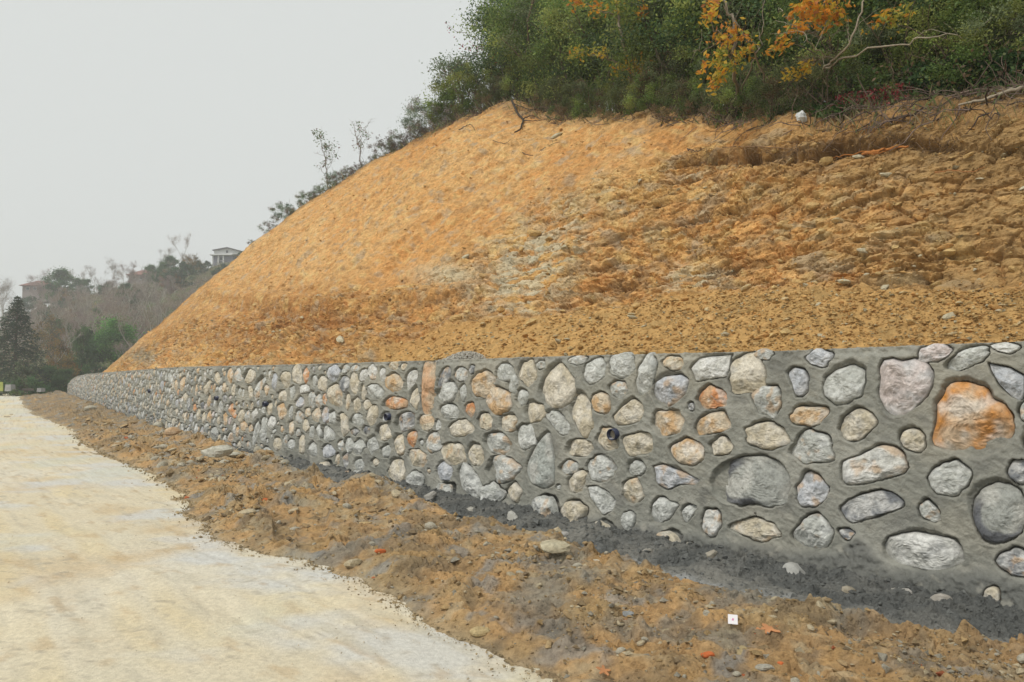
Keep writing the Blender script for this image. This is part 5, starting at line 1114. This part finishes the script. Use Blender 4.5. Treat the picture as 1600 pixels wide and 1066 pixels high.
# ------------------------------------------------------------------ the wooded hill far behind
YR = 205.
def hill_z(x, y):
    px = CX + F * x / np.maximum(y, 1); ys = np.interp(px, [-900, -300, -60, 0, 60, 110, 180, 240, 300, 345, 400, 520, 1200], [585, 575, 545, 520, 488, 470, 452, 442, 428, 414, 402, 385, 390])
    zr = H + (590 - ys) / F * YR
    t = np.clip((y - 74) / (YR - 74), 0, 1); t = .35 * t + .65 * (t * t * (3 - 2 * t))
    return -.4 + (zr + .4) * t - .02 * np.clip(y - YR, 0, 500)
rr_ = np.concatenate([np.linspace(66, 230, 110), np.linspace(235, 700, 20)]); aa_ = np.linspace(-1.05, .1, 150)
X, Y = np.meshgrid(aa_, rr_); X = X * Y
Z = hill_z(X, Y) + .5 * fbm(X * .05, Y * .05, 0, 3, 300) * sst(70, 95, Y) + .12 * fbm(X * .4, Y * .4, 0, 2, 301)
c = np.zeros(X.shape + (3,)) + (.10, .085, .05); c = lerp3(c, np.array([.085, .10, .04]), sst(-.2, .4, fbm(X * .06, Y * .06, 0, 3, 302)))
hill = link('wooded_hill', make_mesh('wooded_hill', np.stack([X, Y, Z], -1), gridF(*X.shape), M_HILL, True, c)); tag(hill, 'brown green hillside far behind the end of the wall', kind='structure')
rg = np.random.default_rng(51)
def hillp(px, d): x = (px - CX) / F * d; return np.array([x, d, float(hill_z(np.array(x), np.array(d)))])
b = MB(); n = 62000; nc = 1500
cd = rg.uniform(76, 215, nc); cpx = rg.uniform(-120, 480, nc); cx_ = (cpx - CX) / F * cd; cz = hill_z(cx_, cd)
ck = mixcol([(.29, .23, .17), (.23, .20, .15), (.14, .19, .09), (.19, .23, .12), (.40, .27, .11), (.33, .28, .23)], [.27, .22, .18, .13, .06, .14], nc, rg, .2)
cr_ = rg.uniform(.8, 2.0, nc) * np.where(cd > 180, .5, 1); ci = rg.integers(0, nc, n); q = rg.normal(size=(n, 3)); q /= np.linalg.norm(q, axis=1)[:, None]; q *= (rg.random(n) ** .4)[:, None]
P = np.stack([cx_, cd, cz + cr_ * .5], -1)[ci] + q * cr_[ci][:, None]
V, Fq, C = leaf_quads(P, .17, ck[ci] * rg.uniform(.7, 1.3, (n, 1)), rg, .45); b.add(V, Fq, C)
o = b.build('woodland', M_LEAF, smooth=False); tag(o, 'dense brown and green undergrowth covering the far hillside', kind='stuff')

def bare_tree(seed, Hh, col, twig, name='bare_tree', spread=.55, ntw=1500):
    rng = np.random.default_rng(seed); root = empty(name); out, tips = [], []
    branch((0, 0, -.4), (rng.normal(0, .05), rng.normal(0, .05), 1), Hh * .62, .016 * Hh, rng, 3, out, tips, .16, 6, spread, .28, (3, 5))
    tb = MB(); tb2 = MB()
    for k, (pts, r) in enumerate(out):
        V, Fq = tube(pts, np.maximum(r, .018), 4 if k == 0 else 3); (tb if k == 0 else tb2).add(V, Fq, col)
    tips = np.array(tips); i = rng.integers(0, len(tips), ntw); a = rng.normal(0, 1, (ntw, 3)) + [0, 0, .7]; a /= np.linalg.norm(a, axis=1)[:, None]; L = rng.uniform(.3, .9, ntw)[:, None] * Hh / 9
    p0 = tips[i] + rng.normal(0, .22, (ntw, 3)); sd_ = np.cross(a, rng.normal(size=(ntw, 3))); sd_ /= np.linalg.norm(sd_, axis=1)[:, None]; w = .014
    V = np.stack([p0 - sd_ * w, p0 + sd_ * w, p0 + a * L + rng.normal(0, .05, (ntw, 3))], 1).reshape(-1, 3)
    tb.build('trunk', M_BARK, root)
    o = tb2.build('branches', M_BARK, root)
    o = link('twigs', make_mesh('twigs', V, np.arange(3 * ntw).reshape(-1, 3), M_BARK, False, np.repeat(np.array([twig]) * rng.uniform(.7, 1.3, (ntw, 1)), 3, 0)), root); tag(o, kind='stuff')
    return root
bt = [bare_tree(61, 8.5, (.48, .45, .40), (.32, .27, .24)), bare_tree(62, 9.5, (.42, .39, .34), (.34, .27, .22)), bare_tree(63, 7.5, (.52, .48, .43), (.31, .26, .23), spread=.7), bare_tree(64, 8.0, (.26, .22, .20), (.32, .24, .22), spread=.75, ntw=3200)]
bu = [0] * 4
def put_bare(k, px, d, sc, label, group=None):
    o = copy_tree(bt[k]) if bu[k] else bt[k]; bu[k] = 1; o.location = hillp(px, d); o.scale = (sc,) * 3; o.rotation_euler = (0, 0, rg.uniform(0, 6)); tag(o, label, 'tree', group)
for (k, px, d, sc, lab) in [(2, 8, 190, 1.9, 'pale bare tree against the sky at the left edge, above the dark conifer'), (3, 60, 196, 1.45, 'wide purple brown bare crown beside the red roofed house'), (1, 112, 200, .8, 'thin bare tree on the skyline right of the dark square evergreen'),
                            (0, 143, 200, .85, 'slim pole-like bare tree on the skyline'), (2, 180, 200, 1.05, 'spreading bare tree on the skyline left of the hidden red roof'), (1, 278, 200, 1.1, 'tallest bare tree on the skyline left of the white house'),
                            (0, 252, 202, 1.0, 'faint bare tree just left of the tallest one on the skyline'), (2, 206, 105, 1.0, 'pale forked bare tree beside the round green tree at the end of the cut'), (2, 235, 120, 1.1, 'pale bare tree right of the forked one, half hidden by the cut'),
                            (3, 200, 200, .9, 'brownish dense bare crown in front of the hidden red roof'), (0, 90, 80, .7, 'bare tree with thin pale limbs among the autumn leaves near the wall end')]:
    put_bare(k, px, d, sc, lab)
for q in range(190):
    d = float(rg.uniform(88, 192)); px = float(rg.uniform(-40, 400)); 
    if px < 110 and d < 110: continue
    if px > 295 and d > 140: d = 95 + rg.random() * 45
    put_bare(int(rg.integers(4)), px, d, float(rg.uniform(.5, .85)) * (1 if d < 150 else .62), 'grey brown leafless tree among many alike in the wood on the far hillside', 'bare trees of the far wood')
def far_green(name, seed, Hh, Rr, n, cols, p, leaf=.16, clumps=45, low=.1, asp=.55):
    return evergreen(name, seed, Hh, Rr, n, leaf, cols, p, clumps, low, asp=asp)
DG = [(.055, .12, .045), (.085, .165, .055), (.11, .19, .07)]
fe = far_green('evergreen_tree', 71, 6.5, 2.7, 6500, DG, [.4, .4, .2]); au = far_green('autumn_tree', 72, 7.0, 2.6, 3200, [(.26, .17, .04), (.20, .11, .04), (.12, .12, .04), (.30, .13, .04)], [.35, .25, .2, .2], .13)
fb = far_green('evergreen_tree', 73, 4.5, 2.9, 5200, [(.10, .16, .09), (.07, .13, .06), (.13, .17, .10)], [.4, .4, .2], low=.0)
fu = {id(fe): 0, id(au): 0, id(fb): 0}
def put_far(pr, px, d, sc, label, group=None, zs=1., cat='tree', name=None):
    o = copy_tree(pr) if fu[id(pr)] else pr; fu[id(pr)] = 1; o.location = hillp(px, d); o.scale = (sc, sc, sc * zs); o.rotation_euler = (0, 0, rg.uniform(0, 6)); tag(o, label, cat, group); return o
put_far(fe, 90, 185, 1.45, 'dark square shaped evergreen on the left skyline beside the bare purple crown', zs=1.05)
put_far(fe, 118, 195, .9, 'dark evergreen on the skyline just right of the square one'); put_far(fe, 130, 198, .8, 'smaller dark evergreen on the skyline, second right of the square one')
put_far(fb, 45, 175, 1.35, 'low bluish green bush below the red roofed house'); put_far(fe, 233, 195, .8, 'dark bushy evergreen on the skyline right of the hidden red roof'); put_far(fe, 262, 195, 1.0, 'evergreen clump under the tallest bare skyline tree')
put_far(fb, 306, 188, .75, 'dark green trees beside the white house, to its left'); put_far(fb, 318, 185, .62, 'bluish bush right at the lower left corner of the white house'); put_far(fb, 345, 160, .8, 'grey green bushes below the white house')
put_far(fb, 280, 165, 1.3, 'pale green rounded tree on the slope below the skyline evergreens'); put_far(fb, 378, 188, .6, 'bush between the white house and the cut bank')
put_far(au, 290, 185, .8, 'yellow leaved tree near the skyline left of the white house'); put_far(au, 78, 112, 1.0, 'orange brown tree on the left slope above the yellow one'); put_far(au, 92, 80, .72, 'tall yellow brown tree just left of the end of the wall', zs=1.2)
put_far(au, 105, 78, .6, 'rust brown shrub next to the end of the wall', zs=1.0); put_far(fe, 130, 86, .62, 'ivy clad dark green column of a tree behind the end of the wall', zs=1.75)
put_far(fe, 146, 90, .5, 'slimmer ivy clad tree between the column and the round green tree', zs=1.5); put_far(fb, 155, 84, .55, 'light green bush low behind the end of the wall')
put_far(fb, 22, 160, 1.2, 'grey bush on the slope behind the conifer')
o = put_far(fe, 100, 74, .5, 'dark shrub filling the shade at the left of the wall end', zs=.9, cat='shrub'); o = put_far(fe, 78, 76, .55, 'dark shrub between the conifer and the yellow brown tree', zs=.9, cat='shrub'); put_far(fb, 118, 79, .55, 'dull green shrub directly behind the wall end', zs=.9, cat='shrub')
for q in range(26):
    put_far([fb, fe, au][int(rg.choice(3, p=[.45, .25, .3]))], float(rg.uniform(60, 330)), float(rg.uniform(110, 185)), float(rg.uniform(.45, .8)), 'leafy tree or bush standing among the bare trees of the far hillside', 'leafy trees scattered in the far wood')
rt = evergreen('round_evergreen', 81, 8.6, 2.35, 16000, .115, [(.10, .25, .06), (.14, .30, .08), (.07, .16, .045)], [.4, .4, .2], 90, .22, asp=.6); rt.location = hillp(178, 92); rt.scale = (1.12, 1.12, .86); tag(rt, 'bright green round topped dense tree standing where the cut bank meets the wall end', 'tree')
# conifer
rng = np.random.default_rng(91); con = empty('conifer', (float(far_place(24, 72)[0]), 72., -.3)); tag(con, 'dark pointed conifer with drooping tiers at the left edge', 'tree')
b = MB(); V, Fq = tube([[0, 0, 0], [0, 0, 5], [0, 0, 9.8]], [.2, .12, .02], 7); b.add(V, Fq, (.10, .08, .06)); b.build('trunk', M_BARK, con)
PL, b2 = [], MB()
for t in np.linspace(.03, .99, 34):
    z = 10.2 * t; R_ = 4.0 * (1 - t) ** .85 + .12
    for k in range(11):
        a = rng.uniform(0, 6.28); L = R_ * rng.uniform(.7, 1.1); m = int(26 * L / 3 + 6); u = np.sqrt(rng.random(m))
        q = np.stack([np.cos(a) * u * L, np.sin(a) * u * L, z + .28 * L * u - .52 * L * u ** 2], -1); PL.append(q + rng.normal(0, .10 + .05 * L, (m, 3)) * [1, 1, .5])
        V, Fq = tube([[0, 0, z], [np.cos(a) * L * .6, np.sin(a) * L * .6, z - .02 * L], [np.cos(a) * L, np.sin(a) * L, z - .22 * L]], [.03, .02, .008], 3); b2.add(V, Fq, (.08, .065, .05))
PL = np.concatenate(PL); V, Fq, C = leaf_quads(PL, .17, mixcol([(.020, .050, .026), (.030, .070, .032), (.05, .09, .045)], [.5, .35, .15], len(PL), rng), rng, .3, .5)
tag(b2.build('branches', M_BARK, con), kind='stuff'); b = MB(); b.add(V, Fq, C); b.build('needles', M_LEAF, con, smooth=False)
# magnolia-like shrub with big pale leaves
mg = evergreen('broadleaf_shrub', 92, 3.4, 1.25, 1500, .16, [(.10, .13, .07), (.06, .09, .045), (.17, .19, .12)], [.4, .4, .2], 26, .1, asp=.45); mg.location = (float(far_place(36, 64)[0]), 64., -.2); tag(mg, 'broad leaved shrub with pale leaf undersides in front of the conifer', 'shrub')
mg2 = evergreen('dark_shrub', 93, 1.8, 1.9, 3000, .10, DG, [.6, .3, .1], 26, .0); mg2.location = (float(far_place(42, 62)[0]), 62., -.2); tag(mg2, 'low dark shrub under the broad leaved one at the end of the road', 'shrub')
mg3 = evergreen('dark_shrub', 94, 1.6, 1.6, 2600, .10, DG, [.6, .3, .1], 22, .0); mg3.location = (float(far_place(12, 63)[0]), 63., -.2); tag(mg3, 'low dark shrub at the left edge behind the grey blocks', 'shrub')

# ------------------------------------------------------------------ buildings on the hill
def box(mb, x0, x1, y0, y1, z0, z1, col=(1, 1, 1)):
    V = np.array([[x, y, z] for x in (x0, x1) for y in (y0, y1) for z in (z0, z1)], float)
    mb.add(V, [[0, 1, 3, 2], [4, 6, 7, 5], [0, 4, 5, 1], [2, 3, 7, 6], [0, 2, 6, 4], [1, 5, 7, 3]], col)
M_WHITE = mat_plain('white_render', (.74, .74, .74), .8, .2, .04); M_BLUE = mat_plain('dark_facade', (.30, .30, .38), .8, .2, .1); M_GLASS = mat_plain('window_glass', (.10, .12, .14), .15, .5, .1)
M_ROOF = mat_plain('red_roof_tiles', (.24, .12, .10), .85, .2, .2, 3); M_GREY = mat_plain('grey_roof', (.20, .19, .22), .8, .2, .1); M_PINKW = mat_plain('pinkish_wall', (.30, .25, .24), .9, .2, .1); M_CONC = mat_plain('concrete', (.33, .33, .33), .9, .2, .2, 6)
hp = hillp(349, 202); hp[2] = H + (590 - 410) / F * 202; hs = empty('white_house', hp); tag(hs, 'white gabled house with a dark open lower floor on the skyline beside the cut bank', 'house')
k = 202 / F
def gable(mb, x0, x1, y0, y1, z0, zl, zr, zm, xm):
    V = np.array([[x0, y0, z0], [x1, y0, z0], [x1, y0, zr], [xm, y0, zm], [x0, y0, zl], [x0, y1, z0], [x1, y1, z0], [x1, y1, zr], [xm, y1, zm], [x0, y1, zl]], float)
    return V
def bld(name, mat, parent, fn): b = MB(); fn(b); return b.build(name, mat, parent, smooth=False)
bld('lower_wall', M_BLUE, hs, lambda b: box(b, -22 * k, 8 * k, 1.2, 8, -2.0, 13 * k))
for xx in (-21.5, -13, -5): bld('column', M_WHITE, hs, lambda b: box(b, xx * k, (xx + 1.6) * k, .2, .5, -2.0, 12.4 * k))
bld('floor_slab', M_WHITE, hs, lambda b: box(b, -25 * k, 10 * k, -.2, 8, 12.5 * k, 14 * k))
V = gable(None, -19 * k, 23 * k, .3, 9, 14 * k, 20.2 * k, 18.6 * k, 24 * k, 3 * k)
me = bpy.data.meshes.new('upper_wall'); me.from_pydata(V.tolist(), [], [[0, 1, 2, 3, 4], [9, 8, 7, 6, 5], [0, 5, 6, 1], [1, 6, 7, 2], [4, 9, 5, 0], [2, 7, 8, 3], [3, 8, 9, 4]]); me.materials.append(M_WHITE); link('upper_wall', me, hs)
def roofside(b, xa, za, xb, zb, y0, y1, t=.16):
    V = np.array([[xa, y0, za], [xb, y0, zb], [xb, y0, zb + t], [xa, y0, za + t], [xa, y1, za], [xb, y1, zb], [xb, y1, zb + t], [xa, y1, za + t]]); b.add(V, [[0, 1, 2, 3], [7, 6, 5, 4], [0, 4, 5, 1], [1, 5, 6, 2], [2, 6, 7, 3], [3, 7, 4, 0]], (1, 1, 1))
bld('roof', M_GREY, hs, lambda b: (roofside(b, -21 * k, 19.75 * k, 3 * k, 24.1 * k, -.4, 9.5), roofside(b, 3 * k, 24.1 * k, 26 * k, 18.0 * k, -.4, 9.5)))
w_ = bld('window', M_GREY, hs, lambda b: box(b, 0, 3.2 * k, .22, .32, 16.2 * k, 20.2 * k)); bld('pane', M_GLASS, w_, lambda b: box(b, .5 * k, 2.7 * k, .2, .24, 16.7 * k, 19.7 * k))
w_ = bld('window', M_WHITE, hs, lambda b: box(b, -12 * k, -6 * k, 1.1, 1.25, 5 * k, 11 * k)); bld('pane', M_GLASS, w_, lambda b: box(b, -11.4 * k, -6.6 * k, 1.07, 1.12, 5.6 * k, 10.4 * k))
def red_house(px, d, ybase, wpx, label, name='red_roofed_house'):
    k = d / F; p = hillp(px, d); p[2] = H + (590 - ybase) / F * d; r = empty(name, p); tag(r, label, 'house')
    hw = wpx / 2 * k
    bld('wall', M_PINKW, r, lambda b: box(b, -hw, hw, 0, 6, -3, 9 * k))
    V = np.array([[-hw - .8, -.8, 9 * k], [hw + .8, -.8, 9 * k], [hw + .8, 7, 9 * k], [-hw - .8, 7, 9 * k], [-hw * .35, 3, 19 * k], [hw * .5, 3, 19 * k]])
    me = bpy.data.meshes.new('roof'); me.from_pydata(V.tolist(), [], [[0, 1, 5, 4], [1, 2, 5], [2, 3, 4, 5], [3, 0, 4], [3, 2, 1, 0]]); me.materials.append(M_ROOF); link('roof', me, r)
    for xx in (-.55, .05, .6): w_ = bld('window', M_WHITE, r, lambda b: box(b, hw * xx - .5, hw * xx + .5, -.06, .04, 2 * k, 7 * k)); bld('pane', M_GLASS, w_, lambda b: box(b, hw * xx - .42, hw * xx + .42, -.08, -.05, 2.4 * k, 6.6 * k))
red_house(50, 205, 455, 38, 'red roofed pinkish house half hidden by the purple brown crown on the left skyline')
red_house(216, 212, 438, 36, 'house with a faded red roof mostly hidden by trees on the middle of the skyline')
# things at the end of the road
def end_box(name, label, cat, x0, x1, y0, y1, d, mat, dep=.6):
    a = at_depth(x0, y1, d); c_ = at_depth(x1, y0, d); b = MB(); w = c_[0] - a[0]; h = c_[2] - a[2]
    V = np.array([[0, 0, 0], [w, 0, 0], [w * .95, .03, h], [w * .05, .03, h], [0, dep, 0], [w, dep, 0], [w * .95, dep - .03, h], [w * .05, dep - .03, h]]); b.add(V, [[0, 1, 2, 3], [5, 4, 7, 6], [1, 5, 6, 2], [4, 0, 3, 7], [3, 2, 6, 7], [0, 4, 5, 1]], (1, 1, 1))
    o = b.build(name, mat, smooth=False); o.location = a; tag(o, label, cat)
end_box('painted_board', 'yellow green board at the left edge where the road ends', 'board', -12, 5, 597, 611.5, 60, mat_plain('yellow_green_paint', (.34, .38, .10), .7, .3, .15, 3), .08)
end_box('concrete_block', 'grey concrete block beside the yellow green board at the end of the road', 'block', 7, 17, 601, 611.5, 60, M_CONC)
end_box('concrete_block', 'small grey block standing alone where the mud verge ends', 'block', 57, 64, 606.5, 612.5, 61, M_CONC)
end_box('timber_plank', 'dark low stack of planks lying under the shrub at the road end', 'planks', 33, 54, 607, 610.5, 61, mat_plain('dark_timber', (.10, .085, .075), .9, .2, .2, 5), .5)
mg4 = evergreen('grass_tuft', 95, .55, .5, 900, .06, [(.16, .22, .06), (.10, .16, .05)], [.6, .4], 14, .0); mg4.location = (float(far_place(24, 60)[0]), 60., -.05); tag(mg4, 'light green weed clump between the grey block and the planks', 'plant')

# ------------------------------------------------------------------ haze
hz = MB(); box(hz, -420, 120, -12, 720, -1.6, 62); hb = link('haze', make_mesh('haze', np.concatenate(hz.V), np.concatenate(hz.F), None, False)); tag(hb, 'thin pale winter haze', kind='stuff')
mh = bpy.data.materials.new('haze'); mh.use_nodes = True; mh.node_tree.nodes.clear(); ho = mh.node_tree.nodes.new('ShaderNodeOutputMaterial'); pv = mh.node_tree.nodes.new('ShaderNodeVolumePrincipled')
pv.inputs['Color'].default_value = (.95, .97, 1, 1); pv.inputs['Density'].default_value = .0012; pv.inputs['Anisotropy'].default_value = 0.
scene.cycles.volume_bounces = 2
mh.node_tree.links.new(pv.outputs[0], ho.inputs['Volume']); hb.data.materials.append(mh)
